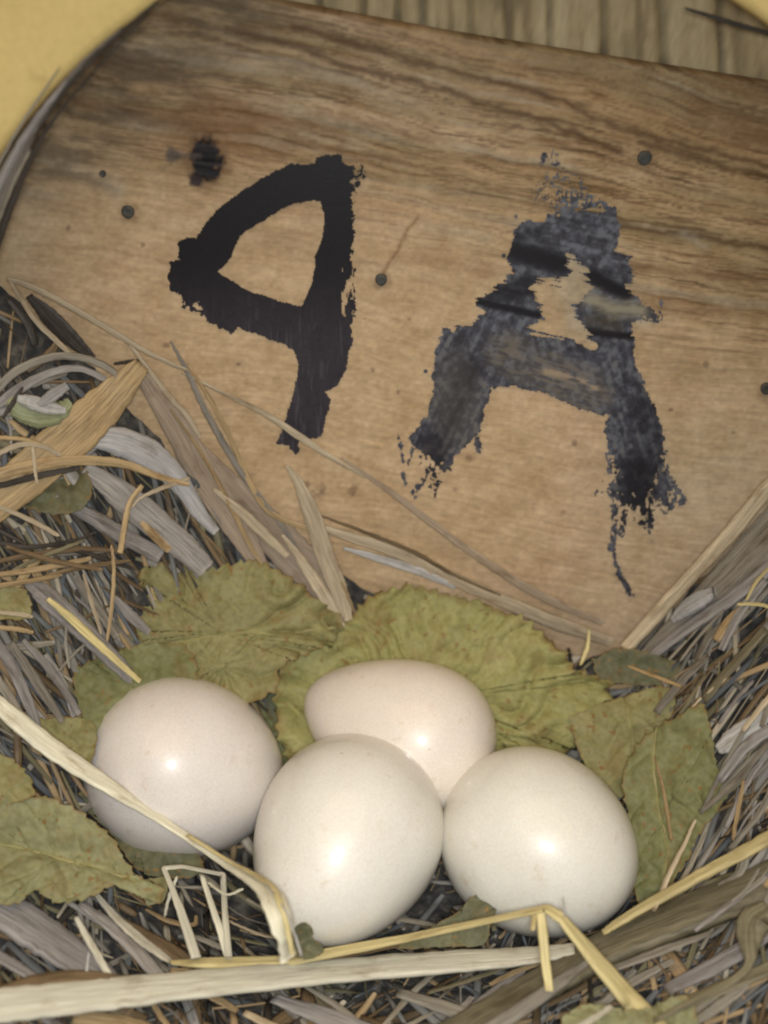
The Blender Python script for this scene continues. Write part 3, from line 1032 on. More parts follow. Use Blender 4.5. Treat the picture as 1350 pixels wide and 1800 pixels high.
S([(1352, 1598, 40), (1325, 1622, 60), (1318, 1655, 40), (1318, 1690, 18), (1300, 1716, 16), (1255, 1742, 14), (1150, 1795, 10)], 'olive', 'seed_head', 'drooping dry olive seed head at the right edge', 'seed head', lift=12, flat=0.5)
S([(1250, 1640, 9), (1160, 1672, 20), (1080, 1702, 14)], 'grey', 'stem', 'grey split stem above the dark hollow at lower right', 'stem', lift=12, flat=0.3)
S([(1380, 1620, 26), (1270, 1690, 36), (1170, 1740, 24)], 'lav', 'stem', 'silvery stem under the drooping seed head', 'stem', lift=5, flat=0.3)
S([(1380, 1690, 26), (1250, 1745, 30), (1120, 1800, 20)], 'olive', 'stem', 'dull stem in the lowest right corner', 'stem', lift=4, flat=0.3)
S([(-30, 1748, 8), (60, 1726, 26), (140, 1717, 28), (230, 1720, 8)], 'brown', 'husk', 'brown husk peeking over the broad stalk at lower left', 'husk', lift=9, flat=0.25)
S([(134, 1612, 9), (150, 1642, 14), (178, 1690, 14), (200, 1730, 10)], 'cream', 'straw', 'short cream straw leaning below the big left leaf', lift=9)
S([(140, 1588, 14), (190, 1625, 26), (240, 1672, 30), (290, 1730, 24)], 'lav', 'stalk', 'pale grey stalk slanting below the big left leaf', 'stalk', lift=8, ribs=7)
S([(166, 1568, 9), (200, 1608, 16), (245, 1650, 22), (300, 1690, 14)], 'cream', 'straw', 'cream straw poking from under the left leaf stem', lift=9)
S([(205, 1612, 12), (262, 1648, 30), (315, 1680, 34), (350, 1715, 26), (345, 1730, 12)], 'brown', 'husk', 'ochre brown husk between the slanting stalks and the square straw', 'husk', lift=7, flat=0.25)
S([(-60, 1560, 46), (20, 1608, 74), (90, 1655, 76), (160, 1702, 60), (210, 1735, 30)], 'lav', 'stalk', 'wide silver grey stalk below the big left leaf', 'stalk', lift=5, flat=0.25, ribs=11)
S([(156, 1672, 5, 11), (152, 1712, 6, 9)], 'white', 'fibre', 'tiny white fibre standing on the silver stalk', 'fibre')
S([(-20, 1670, 20), (30, 1700, 22), (80, 1730, 16)], 'lav', 'stalk', 'grey stalk in the lower left corner above the broad stalk', 'stalk', lift=6)
S([(430, 1780, 14), (500, 1815, 20), (560, 1840, 20)], 'pale', 'straw', 'pale straw end under the broad stalk at the bottom edge', lift=7)
S([(700, 1745, 24), (820, 1785, 34), (900, 1830, 30)], 'grey', 'stem', 'grey stem crossing below the broad stalk', 'stem', lift=5)
S([(480, 1755, 24), (580, 1790, 44), (680, 1830, 40)], 'lav', 'stem', 'silvery flat stem at the bottom edge under the broad stalk', 'stem', lift=4, flat=0.25)
S([(130, 1790, 30), (230, 1805, 40), (330, 1850, 30)], 'tan', 'stem', 'tan stem at the very bottom left under the broad stalk', 'stem', lift=4, flat=0.25)
S([(990, 1578, 2, 30), (992, 1612, 4, 27)], 'white', 'fibre', 'tiny upright white hair in front of the right egg', 'fibre')
# --- left heap
S([(-40, 905, 66), (20, 860, 76), (80, 808, 80), (150, 745, 78), (205, 690, 60), (250, 640, 30)], 'tan', 'reed_strip', 'wide tan reed strip slanting up across the left heap', 'reed strip', lift=9, flat=0.18, ribs=11)
S([(-30, 842, 18), (40, 822, 22), (120, 810, 18), (210, 814, 16), (280, 838, 11), (332, 852, 8)], 'tan', 'straw', 'arched tan straw crossing over the wide reed strip', lift=14)
S([(-30, 862, 10), (60, 838, 12), (140, 822, 9)], 'dark', 'straw', 'dark straw just under the arched tan straw', lift=12)
S([(-20, 806, 10), (30, 783, 10), (70, 783, 9), (106, 800, 7)], 'pale', 'straw', 'thin looped pale straw over the wide reed strip', lift=15)
S([(-20, 768, 7), (40, 772, 8), (75, 782, 7)], 'tan', 'straw', 'thin tan straw at the left edge above the looped straw', lift=15)
S([(58, 785, 6), (62, 830, 6), (66, 850, 4)], 'pale', 'straw', 'tiny pale straw hanging from the looped straw', lift=15.5)
S([(155, 772, 26), (205, 775, 50), (265, 802, 54), (315, 848, 38), (350, 900, 26), (380, 935, 16)], 'white', 'stalk', 'chunky whitish stalk right of the wide reed strip', 'stalk', lift=7, flat=0.45)
S([(150, 822, 22), (200, 860, 46), (260, 908, 54), (315, 955, 50), (362, 1000, 36)], 'lav', 'stalk', 'long silvery stalk ending at the upper left leaf', 'stalk', lift=8, flat=0.4)
S([(95, 876, 14), (150, 902, 26), (210, 938, 30), (282, 978, 28)], 'lav', 'stalk', 'thinner silvery stalk below the long silvery one', 'stalk', lift=7, flat=0.4)
S([(248, 918, 8), (270, 940, 16), (298, 968, 12)], 'tan', 'straw', 'orange tan splinter lying on the silvery stalks', lift=11)
S([(334, 840, 6), (290, 856, 9), (250, 874, 6), (232, 892, 4)], 'pale', 'straw', 'short pale straw across the whitish stalk end', lift=14)
S([(250, 853, 9), (228, 885, 10), (218, 930, 11), (211, 972, 11)], 'tan', 'straw', 'short curved tan straw standing over the silvery stalks', lift=14)
S([(12, 490, 8), (50, 502, 11), (110, 532, 12), (190, 578, 12), (260, 620, 10), (330, 652, 6)], 'pale', 'straw', 'long pale straw slanting from the upper left edge onto the board', lift=6)
S([(18, 494, 6), (60, 560, 10), (100, 600, 10), (132, 632, 6)], 'pale', 'straw', 'pale straw forking down from the upper left corner of the heap', lift=7)
S([(50, 520, 14), (90, 560, 34), (130, 600, 30), (165, 630, 12)], 'dark', 'bark_strip', 'dark brown bark strip between the two forked pale straws', 'bark strip', lift=3, flat=0.2)
S([(228, 606, 6), (262, 650, 8), (300, 700, 11), (332, 735, 10), (352, 770, 5)], 'pale', 'straw', 'thin straw leaning on the board below the digit loop', lift=4)
S([(300, 600, 4), (330, 655, 9), (360, 720, 11), (405, 800, 13), (445, 860, 11), (500, 930, 9), (540, 1000, 7)], 'fibre', 'straw', 'long blurred grey straw running down the board beside the heap', lift=3)
S([(330, 640, 4), (368, 700, 8), (400, 760, 8), (440, 850, 10), (480, 905, 12), (560, 935, 8)], 'tan', 'straw', 'tan straw curving down to the foot of the board', lift=3)
S([(320, 655, 4), (390, 690, 8), (470, 730, 12), (530, 770, 14), (600, 815, 8), (690, 862, 4)], 'pale', 'straw', 'greyish straw crossing the foot of the painted digit', lift=2)
S([(300, 720, 4), (350, 790, 7), (395, 870, 9), (440, 960, 9), (460, 990, 5)], 'tan', 'straw', 'grey straw on the board edge right of the whitish stalk', lift=5)
S([(250, 660, 30), (310, 750, 50), (360, 840, 56), (420, 930, 50), (460, 1000, 26)], 'bark', 'bark_strip', 'flat grey brown bark strip where the heap meets the board', 'bark strip', lift=2, flat=0.15)
S([(330, 780, 40), (400, 860, 66), (470, 930, 76), (540, 1000, 66), (600, 1060, 40)], 'bark', 'bark_strip', 'broad smooth grey brown bark strip above the upper left leaf', 'bark strip', lift=1.5, flat=0.12, ribs=3)
S([(375, 860, 7), (410, 888, 16), (450, 925, 22), (505, 978, 12)], 'pale', 'straw', 'pale cream splinter above the upper left leaf', lift=6)
S([(503, 818, 6), (525, 850, 18), (548, 905, 32), (575, 985, 34), (600, 1050, 30), (612, 1090, 16)], 'pale', 'reed_strip', 'pale pointed reed strip standing against the board between two leaves', 'reed strip', lift=5, flat=0.2, ribs=5)
S([(496, 940, 5), (530, 985, 16), (562, 1035, 24), (602, 1102, 12)], 'pale', 'reed_strip', 'shorter tan reed strip left of the pale pointed one', 'reed strip', lift=7, flat=0.25)
S([(585, 990, 4), (608, 1040, 6), (625, 1080, 4)], 'tan', 'straw', 'thin straw right beside the pale pointed reed strip', lift=6)
S([(545, 922, 10), (620, 945, 20), (700, 972, 24), (780, 1010, 26), (870, 1050, 26), (970, 1092, 28), (1075, 1128, 20)], 'pale', 'stalk', 'long pale tan stalk lying along the foot of the board', 'stalk', lift=3.5, flat=0.4, ribs=7)
S([(604, 964, 6), (660, 980, 15), (730, 1002, 17), (800, 1032, 10)], 'white', 'splinter', 'whitish splinter on the stalk at the foot of the board', 'splinter', lift=5.5, flat=0.3)
S([(560, 905, 4), (640, 935, 7), (730, 972, 9), (800, 1012, 8), (880, 1046, 4)], 'brown', 'twig', 'thin brown twig just above the stalk at the board foot', 'twig', lift=5)
S([(600, 805, 4), (680, 860, 11), (740, 905, 14), (800, 950, 14), (880, 1005, 16), (960, 1052, 18), (1060, 1095, 12)], 'bark', 'twig', 'long dark twig slanting across the lower board to its corner', 'twig', lift=2)
S([(1036, 1106, 4), (1032, 1140, 8), (1020, 1170, 5)], 'yellow', 'straw', 'tiny yellow straw upright at the lower corner of the board', lift=12)
# grey arcs and green bud at the far left
S([(-20, 700, 14), (30, 652, 16), (90, 628, 14), (150, 630, 13), (195, 650, 12), (216, 672, 7)], 'grey', 'straw', 'grey straw arching over the green bud at the left', lift=11)
S([(-20, 722, 16), (40, 680, 18), (90, 655, 14), (140, 648, 12), (185, 668, 10), (205, 690, 6)], 'lav', 'straw', 'second silvery arch just above the green bud', lift=9)
S([(15, 700, 14), (35, 718, 40), (70, 728, 50), (105, 722, 38), (122, 706, 14)], 'green', 'bud', 'pale green curled bud under the grey arches at the left', 'bud', lift=9, flat=0.6)
S([(30, 700, 12), (52, 706, 24), (85, 716, 24), (115, 722, 12)], 'white', 'splinter', 'whitish splinter lying on the green bud', 'splinter', lift=14, flat=0.5)
S([(68, 712, 12), (92, 695, 22), (118, 678, 14)], 'white', 'splinter', 'whitish splinter raised above the green bud', 'splinter', lift=15, flat=0.5)
S([(200, 640, 5), (225, 636, 7), (252, 632, 4)], 'dark', 'twig', 'tiny dark twig at the tip of the wide reed strip', 'twig', lift=9)
S([(40, 680, 6), (20, 712, 9), (5, 735, 5)], 'dark', 'twig', 'short dark twig left of the green bud', 'twig', lift=14)
# lower left heap
S([(50, 1022, 20), (85, 1052, 38), (140, 1102, 36), (200, 1160, 30), (246, 1208, 20)], 'lav', 'stalk', 'grey stalk pointing down to the left egg', 'stalk', lift=11, flat=0.4)
S([(84, 1052, 8), (130, 1092, 16), (190, 1148, 14), (246, 1198, 9)], 'yellow', 'straw', 'tan straw lying on the stalk that points to the left egg', lift=15)
S([(-20, 884, 7), (40, 908, 9), (104, 942, 9)], 'pale', 'straw', 'short pale straw above the brown tangle at the left edge', lift=13)
S([(196, 958, 5), (200, 1010, 7), (196, 1070, 8), (188, 1128, 6)], 'tan', 'straw', 'upright thin straw left of the upper left leaf', lift=14)
S([(146, 1008, 5), (160, 1055, 8), (178, 1115, 6)], 'pale', 'straw', 'short pale straw right of the grey stalk', lift=12)
S([(118, 1095, 5), (116, 1130, 7), (122, 1175, 6)], 'grey', 'straw', 'small upright grey straw in the dark gap', lift=12)
S([(152, 1130, 4), (125, 1155, 6), (102, 1182, 4)], 'grey', 'straw', 'small grey straw crossing the dark gap', lift=12)
S([(-20, 1074, 6), (20, 1078, 8), (58, 1084, 7)], 'pale', 'straw', 'short horizontal pale straw at the left edge above the dark gap', lift=12)
S([(-20, 1102, 7), (30, 1106, 10), (58, 1112, 6)], 'tan', 'straw', 'short tan straw just under the horizontal pale one', lift=11)
for i, sp in enumerate([[(-20, 990, 8), (60, 975, 12), (140, 965, 10), (215, 968, 5)], [(-20, 1012, 8), (70, 1000, 12), (160, 982, 9)], [(10, 960, 6), (90, 985, 10), (180, 1002, 6)],
                        [(-20, 950, 8), (50, 962, 9), (130, 950, 6), (170, 935, 4)], [(60, 1020, 6), (130, 1000, 9), (230, 985, 6)], [(-20, 1032, 9), (60, 1020, 9), (110, 1010, 6)],
                        [(90, 958, 6), (150, 972, 9), (240, 1002, 6)], [(20, 1005, 6), (60, 985, 8), (150, 948, 5)]]):
    S(sp, ['brown', 'tan', 'brown', 'dark', 'brown', 'tan', 'dark', 'olive'][i], 'twig', 'thin brown twig of the dark tangle at the left edge', 'twig', 'brown twigs tangled at the left edge', lift=11 + (i % 3))
for i, sp in enumerate([[(-10, 1120, 14), (25, 1180, 22), (60, 1260, 18), (70, 1300, 8)], [(20, 1130, 12), (65, 1200, 20), (110, 1268, 12)], [(40, 1125, 8), (90, 1180, 16), (140, 1255, 12)],
                        [(-20, 1170, 12), (10, 1215, 18), (45, 1270, 10)], [(80, 1150, 9), (110, 1200, 14), (130, 1260, 9)], [(130, 1010, 9), (165, 1060, 18), (205, 1120, 12)],
                        [(200, 1050, 10), (228, 1080, 20), (262, 1112, 12)]]):
    S(sp, ['lav', 'grey', 'lav', 'grey', 'lav', 'grey', 'lav'][i], 'stalk', 'blue grey stalk slanting in the hollow above the long cream straw', 'stalk', 'grey stalks left of the left egg', lift=8 + (i % 3))
# --- right heap
S([(1420, 790, 26), (1350, 858, 30), (1280, 942, 30), (1190, 1040, 28), (1100, 1140, 24)], 'pale', 'stalk', 'straight pale stalk slanting up along the right edge of the board', 'stalk', lift=7, flat=0.5)
S([(1450, 845, 70), (1370, 920, 80), (1280, 1010, 66), (1190, 1095, 40), (1130, 1150, 18)], 'grey', 'bark_strip', 'smooth grey green bark strip beside the pale stalk on the right', 'bark strip', lift=4, flat=0.15, ribs=3)
S([(1400, 960, 24), (1300, 1040, 30), (1200, 1110, 26), (1120, 1172, 16)], 'lav', 'stalk', 'grey stalk under the white fluff on the right', 'stalk', lift=6, flat=0.4)
S([(1182, 1092, 12, 10), (1200, 1075, 28, 10), (1228, 1056, 34, 10), (1256, 1040, 20, 10)], 'white', 'feather_tuft', 'small white downy tuft beside the straight pale stalk', 'feather tuft', flat=0.6)
S([(1372, 1072, 6), (1330, 1062, 7), (1296, 1062, 6)], 'yellow', 'straw', 'short yellow straw at the right edge below the white tuft', lift=12)
S([(1370, 980, 6), (1330, 1022, 8), (1312, 1056, 6)], 'yellow', 'straw', 'short yellow straw slanting at the right edge', lift=12)
S([(1140, 1292, 4, 14), (1150, 1330, 5, 14), (1168, 1400, 7, 14), (1180, 1480, 6, 13)], 'tan', 'straw', 'thin tan straw on the folded green leaf', lift=14)
S([(1222, 1440, 6), (1205, 1480, 9), (1175, 1540, 12), (1150, 1600, 9)], 'pale', 'straw', 'pale straw leaning on the lower tip of the folded green leaf', lift=14)
S([(1308, 1370, 6), (1298, 1420, 9), (1288, 1478, 7)], 'tan', 'straw', 'upright tan straw right of the folded green leaf', lift=12)
S([(1262, 1318, 20), (1288, 1300, 40), (1330, 1270, 34), (1360, 1240, 16)], 'white', 'stalk', 'whitish stalk end touching the folded green leaf', 'stalk', lift=7, flat=0.4)
S([(1100, 1170, 4), (1150, 1188, 7), (1200, 1208, 5)], 'tan', 'straw', 'thin tan straw over the dark green leaf scrap on the right', lift=12)
rs = np.random.RandomState(5)
for i in range(40):
    x0 = 1180 + rs.rand() * 220
    y0 = 1080 + rs.rand() * 520
    if x0 < 1290 and 1230 < y0 < 1560:
        x0 += 110
    Lh = 70 + rs.rand() * 150
    an = math.radians(50 + rs.randn() * 9)
    w = 5 + rs.rand() ** 2 * 20
    dx, dy = math.cos(an) * Lh, -math.sin(an) * Lh
    bw = rs.randn() * 8
    S([(x0 - dx / 2, y0 - dy / 2, w * .85), (x0 + bw, y0 + bw, w), (x0 + dx / 2, y0 + dy / 2, w * .8)], ['grey', 'lav', 'grey', 'pale', 'olive', 'lav', 'grey', 'tan'][i % 8], 'straw',
      'dry grey straw slanting in the right hand side of the nest', 'straw', 'slanting straws in the right side of the nest', lift=5 + rs.rand() * 6, flat=0.3)
for i in range(34):
    x0 = -20 + rs.rand() * 330
    y0 = 540 + rs.rand() * 620
    lim = 20 + (y0 - 480) * 0.45
    if x0 > lim:
        x0 = rs.rand() * max(lim, 20)
    Lh = 40 + rs.rand() * 90
    an = math.radians((-48 if rs.rand() < .7 else 30) + rs.randn() * 16)
    w = 6 + rs.rand() * 12
    dx, dy = math.cos(an) * Lh, -math.sin(an) * Lh
    S([(x0 - dx / 2, y0 - dy / 2, w * .6), (x0 + rs.randn() * 6, y0, w), (x0 + dx / 2, y0 + dy / 2, w * .6)], ['grey', 'lav', 'brown', 'grey', 'tan', 'dark', 'olive'][i % 7], 'straw',
      'dry grey or brown straw slanting in the left side of the nest', 'straw', 'slanting straws in the left side of the nest', lift=3 + rs.rand() * 4, flat=0.3)
for i in range(30):
    x0 = rs.rand() * 1350
    y0 = 1725 + rs.rand() * 80 if x0 < 800 else 1660 + rs.rand() * 150
    Lh = 60 + rs.rand() * 110
    an = math.radians((-38 if x0 < 700 else 32) + rs.randn() * 14)
    w = 8 + rs.rand() * 16
    dx, dy = math.cos(an) * Lh, -math.sin(an) * Lh
    S([(x0 - dx / 2, y0 - dy / 2, w * .6), (x0 + rs.randn() * 6, y0, w), (x0 + dx / 2, y0 + dy / 2, w * .6)], ['grey', 'lav', 'olive', 'grey', 'tan', 'lav'][i % 6], 'straw',
      'dry straw lying along the front rim of the nest', 'straw', 'straws along the front rim of the nest', lift=2 + rs.rand() * 3, flat=0.3)

# --- grey fibres hanging over the edge of the yellow wall
for i, sp in enumerate([[(-40, 440, 20), (0, 345, 30), (45, 250, 24), (100, 165, 12), (150, 105, 6), (215, 48, 4)], [(-30, 380, 12), (10, 300, 16), (60, 215, 12), (120, 140, 7)],
                        [(-20, 470, 14), (15, 370, 14), (60, 265, 9), (110, 190, 5), (180, 110, 4), (262, 22, 4)], [(-10, 300, 6), (40, 215, 5), (106, 118, 3)],
                        [(-40, 500, 22), (0, 395, 18), (28, 320, 12), (55, 262, 6)], [(60, 240, 4), (120, 150, 7), (190, 78, 6), (285, -6, 5)]]):
    S(sp, ['fibre', 'lav', 'dark', 'grey', 'fibre', 'dark'][i], 'fibre', 'thin grey fibre clinging to the left edge of the yellow opening', 'fibre', 'grey fibres along the yellow edge', plane=AO, lift=1.5 + (i % 3) * 0.5, flat=0.3)
S([(1203, 14, 4), (1260, 32, 7), (1320, 50, 8), (1400, 72, 6)], 'dark', 'twig', 'thin dark twig lying in front of the slatted panel at the top right', 'twig', plane=0.004, lift=1)

# ================================================================== LEAVES
def leaf(outline, color, label, lift, normal, rib=None, side=6, serr=5, curl=0.0015, seed=1, at=None, name='leaf', blotch=0.35, pleat=0):
    """outline in photo pixels, unprojected on the leaf's own tilted plane; curled, puckered, with veins"""
    ol = np.array([p[:2] for p in catmull([np.array(p + (0.0,)) for p in outline + [outline[0]]], 10)[:-1]])
    # resample evenly
    cl = np.r_[ol, ol[:1]]
    L = np.r_[0, np.cumsum(np.hypot(*np.diff(cl, axis=0).T))]
    M = 260
    t = np.linspace(0, L[-1], M, endpoint=False)
    ox = np.interp(t, L, cl[:, 0])
    oy = np.interp(t, L, cl[:, 1])
    cx, cy = ox.mean(), oy.mean()
    if serr:
        rs = np.random.RandomState(seed)
        per = 25.0
        ph = t / per + rs.rand()
        saw = (ph % 1.0)
        amp = serr * (0.5 + 1.0 * vnoise(t / 60, t * 0, seed))
        dx, dy = np.gradient(ox), np.gradient(oy)
        nn = np.hypot(dx, dy)
        sgn = 1 if ((ox - cx) * dy - (oy - cy) * dx).mean() > 0 else -1
        off = (saw ** 1.5 - 0.5) * amp + (vnoise(t / 7, t * 0, seed + 9) - .5) * serr * 0.8
        ox = ox + sgn * dy / nn * off
        oy = oy - sgn * dx / nn * off
    nrm = np.array(normal, float)
    nrm /= np.linalg.norm(nrm)
    a, b_ = at if at else (cx, cy)
    P0, _ = place(a, b_, lift * 0.001)
    rings = 44
    sc = np.linspace(0, 1, rings) ** 0.9
    X = cx + sc[:, None] * (ox - cx)[None, :]
    Y = cy + sc[:, None] * (oy - cy)[None, :]
    vein = np.zeros(X.shape)
    tv = np.zeros(X.shape)
    if rib:
        d, par = seg_dist(X, Y, rib)
        vein = np.exp(-(d / 4.0) ** 2)
        rb = np.array(rib, float)
        Lr = np.r_[0, np.cumsum(np.hypot(*np.diff(rb, axis=0).T))]
        for k in range(side):
            s = Lr[-1] * (k + 0.6) / (side + 0.5)
            bx, by = np.interp(s, Lr, rb[:, 0]), np.interp(s, Lr, rb[:, 1])
            e = min(s + 5, Lr[-1])
            tx, ty = np.interp(e, Lr, rb[:, 0]) - np.interp(e - 10, Lr, rb[:, 0]), np.interp(e, Lr, rb[:, 1]) - np.interp(e - 10, Lr, rb[:, 1])
            ta = math.atan2(ty, tx)
            for sg in (-1, 1):
                a2 = ta + sg * math.radians(48)
                ln = Lr[-1] * 0.42
                mid = (bx + math.cos(a2) * ln * .5, by + math.sin(a2) * ln * .5)
                a3 = ta + sg * math.radians(36)
                d2, _ = seg_dist(X, Y, [(bx, by), mid, (mid[0] + math.cos(a3) * ln * .6, mid[1] + math.sin(a3) * ln * .6)])
                tv = np.maximum(tv, np.exp(-(d2 / 3.2) ** 2) * 0.6)
    R_ = FW[None, None, :] + RT * ((X - 675) / FPX)[..., None] + UP * ((900 - Y) / FPX)[..., None]
    T_ = ((P0 - O) @ nrm) / (R_ @ nrm)
    P = O + R_ * T_[..., None]
    ext = np.hypot(ox - cx, oy - cy).max()
    rr = np.hypot(X - cx, Y - cy) / ext
    disp = curl * (rr ** 2) * (np.sin(np.arctan2(Y - cy, X - cx) * 2 + seed) * 0.7 + 0.3)
    disp = disp + (fbm(X / 60, Y / 60, seed + 20, 3) - 0.5) * 0.0042 - (np.maximum(vein, tv)) * 0.00045 + (fbm(X / 17, Y / 17, seed + 21, 2) - 0.5) * 0.0009
    if pleat:
        ang_ = np.arctan2(Y - cy - 60, X - cx)
        disp = disp + np.abs(np.sin(ang_ * pleat + (fbm(X / 90, Y / 90, seed + 40, 2) - 0.5) * 11)) * 0.0034 * rr ** 1.2 * (0.4 + 1.2 * fbm(X / 70, Y / 70, seed + 44, 2)) - 0.001
    if rib:
        d, _ = seg_dist(X, Y, rib)
        disp = disp + np.minimum(d / 90, 1.2) * 0.0016
    P = P + disp[..., None] * nrm
    n_ = M
    V = P.reshape(-1, 3)
    i = np.arange(rings - 1)[:, None] * n_
    q = np.arange(n_)[None, :]
    qn = (q + 1) % n_
    F = np.stack([i + q, i + n_ + q, i + n_ + qn, i + qn], -1).reshape(-1, 4)
    me = mesh_from(name, V, F)
    bl = sstep(0.56, 0.75, fbm(X / 35, Y / 35, seed + 30, 3)) * blotch
    bl = np.maximum(bl, sstep(0.93, 1.0, sc)[:, None] * 0.7 * (fbm(X / 20, Y / 20, seed + 31) > 0.45))
    hole = (fbm(X / 9, Y / 9, seed + 33, 2) > 0.80) * 1.0
    bl = np.maximum(bl, hole)
    c = np.stack([np.maximum(vein * 0.6, tv * 0.3 * vnoise(X / 25, Y / 25, seed)), bl, bl * 0], -1)
    color_attr(me, 'leaf', c.reshape(-1, 3))
    o = link(name, me, LEAF[color])
    recentre(o, tuple(P0))
    so = o.modifiers.new('thickness', 'SOLIDIFY')
    so.thickness = 0.00022
    tag(o, label, 'leaf')
    if rib:
        pts = []
        for p in catmull([np.array(p + (0.0,)) for p in rib], 8):
            r = ray(p[0], p[1])
            # nearest leaf vertex gives the height of the blade under the rib
            k = np.argmin((X - p[0]) ** 2 + (Y - p[1]) ** 2)
            pts.append(V[k])
        pts = np.array(pts)
        for _ in range(3):
            pts[1:-1] = (pts[:-2] + pts[1:-1] * 2 + pts[2:]) / 4
        sg = 1 if nrm @ (O - P0) > 0 else -1
        pts = pts + nrm * sg * 0.0001
        w = np.linspace(0.0009, 0.0004, len(pts))
        Vm, Fm, UVm = strand_arrays(pts, w, np.tile(nrm * sg, (len(pts), 1)), 0.7, 0, 8)
        mm = mesh_from('midrib', Vm, Fm)
        add_uv(mm, UVm)
        mm.transform(Matrix.Translation(-o.location))
        link('midrib', mm, RIB, o)
    return o


RIB = straw_mat('leaf_rib', (0.27, 0.24, 0.10), 0.7)

leaf([(500, 1330), (486, 1250), (488, 1190), (520, 1150), (560, 1125), (605, 1095), (650, 1050), (720, 1026), (780, 1042), (850, 1060), (920, 1090), (970, 1130), (1010, 1175), (1062, 1195),
      (1060, 1240), (1010, 1270), (1012, 1315), (960, 1330), (800, 1400), (620, 1400)], 'yellow', 'large yellow green toothed leaf spread behind the back egg', 5, (0.0, -0.62, 0.8),
     rib=[(700, 1400), (720, 1290), (750, 1180), (770, 1110), (765, 1045)], side=6, serr=11, seed=3, at=(760, 1150), pleat=13)
leaf([(232, 1010), (300, 985), (330, 1000), (370, 1000), (440, 985), (500, 1010), (550, 1050), (598, 1100), (560, 1140), (500, 1165), (480, 1215), (420, 1240), (330, 1230), (240, 1230), (210, 1150), (240, 1090), (262, 1050)],
     'olive', 'olive toothed leaf above the left egg with a small dark speck', 12, (0.25, -0.6, 0.8), rib=[(590, 1105), (500, 1110), (420, 1112), (330, 1125), (250, 1140)], side=6, serr=9, seed=8, at=(400, 1100), pleat=7)
leaf([(125, 1180), (190, 1150), (260, 1130), (330, 1140), (340, 1220), (250, 1280), (180, 1300), (140, 1260)], 'green', 'darker green leaf part just left of the left egg', 12, (0.3, -0.4, 0.85), serr=4, seed=14, blotch=.3)
leaf([(400, 1230), (470, 1190), (540, 1200), (560, 1300), (540, 1380), (480, 1330)], 'green', 'green leaf filling the gap between left and back eggs', 3, (0.0, -0.5, 0.85), serr=3, seed=15, blotch=.4)
leaf([(470, 1215), (500, 1205), (520, 1240), (505, 1280), (475, 1265)], 'dull', 'small dark curled leaf scrap between the left and back eggs', 7, (0.2, -0.5, 0.85), serr=3, seed=16)
leaf([(1000, 1262), (1050, 1240), (1110, 1220), (1160, 1206), (1185, 1222), (1180, 1260), (1140, 1300), (1110, 1360), (1100, 1400), (1060, 1390), (1020, 1330)],
     'olive', 'olive leaf between the large toothed leaf and the folded one', 7, (-0.2, -0.45, 0.85), rib=[(1098, 1225), (1110, 1280), (1112, 1340), (1100, 1390)], side=3, serr=3, seed=21, at=(1100, 1300), blotch=.35)
leaf([(1172, 1268), (1200, 1262), (1238, 1240), (1256, 1300), (1262, 1345), (1284, 1390), (1262, 1430), (1230, 1470), (1200, 1530), (1160, 1585), (1130, 1600), (1112, 1540), (1105, 1440), (1098, 1370), (1120, 1310)],
     'green', 'folded green leaf standing to the right of the right egg', 9, (-0.45, -0.35, 0.8), rib=[(1150, 1275), (1150, 1360), (1160, 1430), (1175, 1500), (1165, 1580)], side=4, serr=4, seed=25, at=(1180, 1420), blotch=.15)
leaf([(-60, 1420), (20, 1405), (90, 1408), (150, 1435), (200, 1480), (240, 1540), (285, 1562), (280, 1590), (250, 1570), (200, 1560), (160, 1580), (100, 1590), (60, 1570), (20, 1595), (-60, 1580)],
     'grey', 'broad grey green leaf at the lower left below the long straw', 14, (0.25, -0.25, 0.9), rib=[(240, 1550), (150, 1520), (60, 1495), (-50, 1470)], side=5, serr=5, seed=31, at=(110, 1500), blotch=.25)
leaf([(250, 1548), (290, 1545), (292, 1580), (262, 1592), (252, 1572)], 'grey', 'tiny leaf flap at the tip of the broad lower left leaf', 12, (0.1, -0.25, 0.9), serr=2, seed=33, blotch=.2)
leaf([(128, 1395), (190, 1385), (260, 1430), (330, 1475), (360, 1530), (300, 1545), (240, 1530), (190, 1460), (140, 1420)], 'dull', 'dull green leaf under the left egg behind the long straw', 9, (0.2, -0.2, 0.9), serr=3, seed=36, blotch=.3)
leaf([(60, 1268), (150, 1262), (170, 1300), (150, 1360), (100, 1330), (70, 1300)], 'olive', 'olive brown leaf scrap left of the left egg', 10, (0.2, -0.3, 0.9), serr=3, seed=38, blotch=.9)
leaf([(-60, 1320), (0, 1325), (40, 1350), (62, 1395), (20, 1412), (-60, 1400)], 'olive', 'olive leaf at the left edge above the broad grey green leaf', 11, (0.2, -0.3, 0.9), serr=4, seed=40, blotch=.3)
leaf([(-40, 1035), (20, 1030), (52, 1045), (50, 1085), (0, 1090), (-40, 1085)], 'olive', 'small olive leaf at the left edge beside the brown tangle', 10, (0.3, -0.5, 0.8), serr=3, seed=42, blotch=.3)
leaf([(1040, 1160), (1090, 1140), (1150, 1150), (1205, 1175), (1200, 1200), (1140, 1205), (1080, 1200), (1050, 1190)], 'dull', 'dark green leaf scrap at the lower corner of the board', 8, (-0.1, -0.5, 0.85), serr=3, seed=44, blotch=.2)
leaf([(810, 1600), (830, 1575), (862, 1566), (878, 1585), (862, 1625), (850, 1660), (780, 1665), (700, 1668), (740, 1640)], 'dull', 'dull leaf tucked between the front and right eggs', 14, (0, -0.35, 0.9), serr=2, seed=46, blotch=.2)
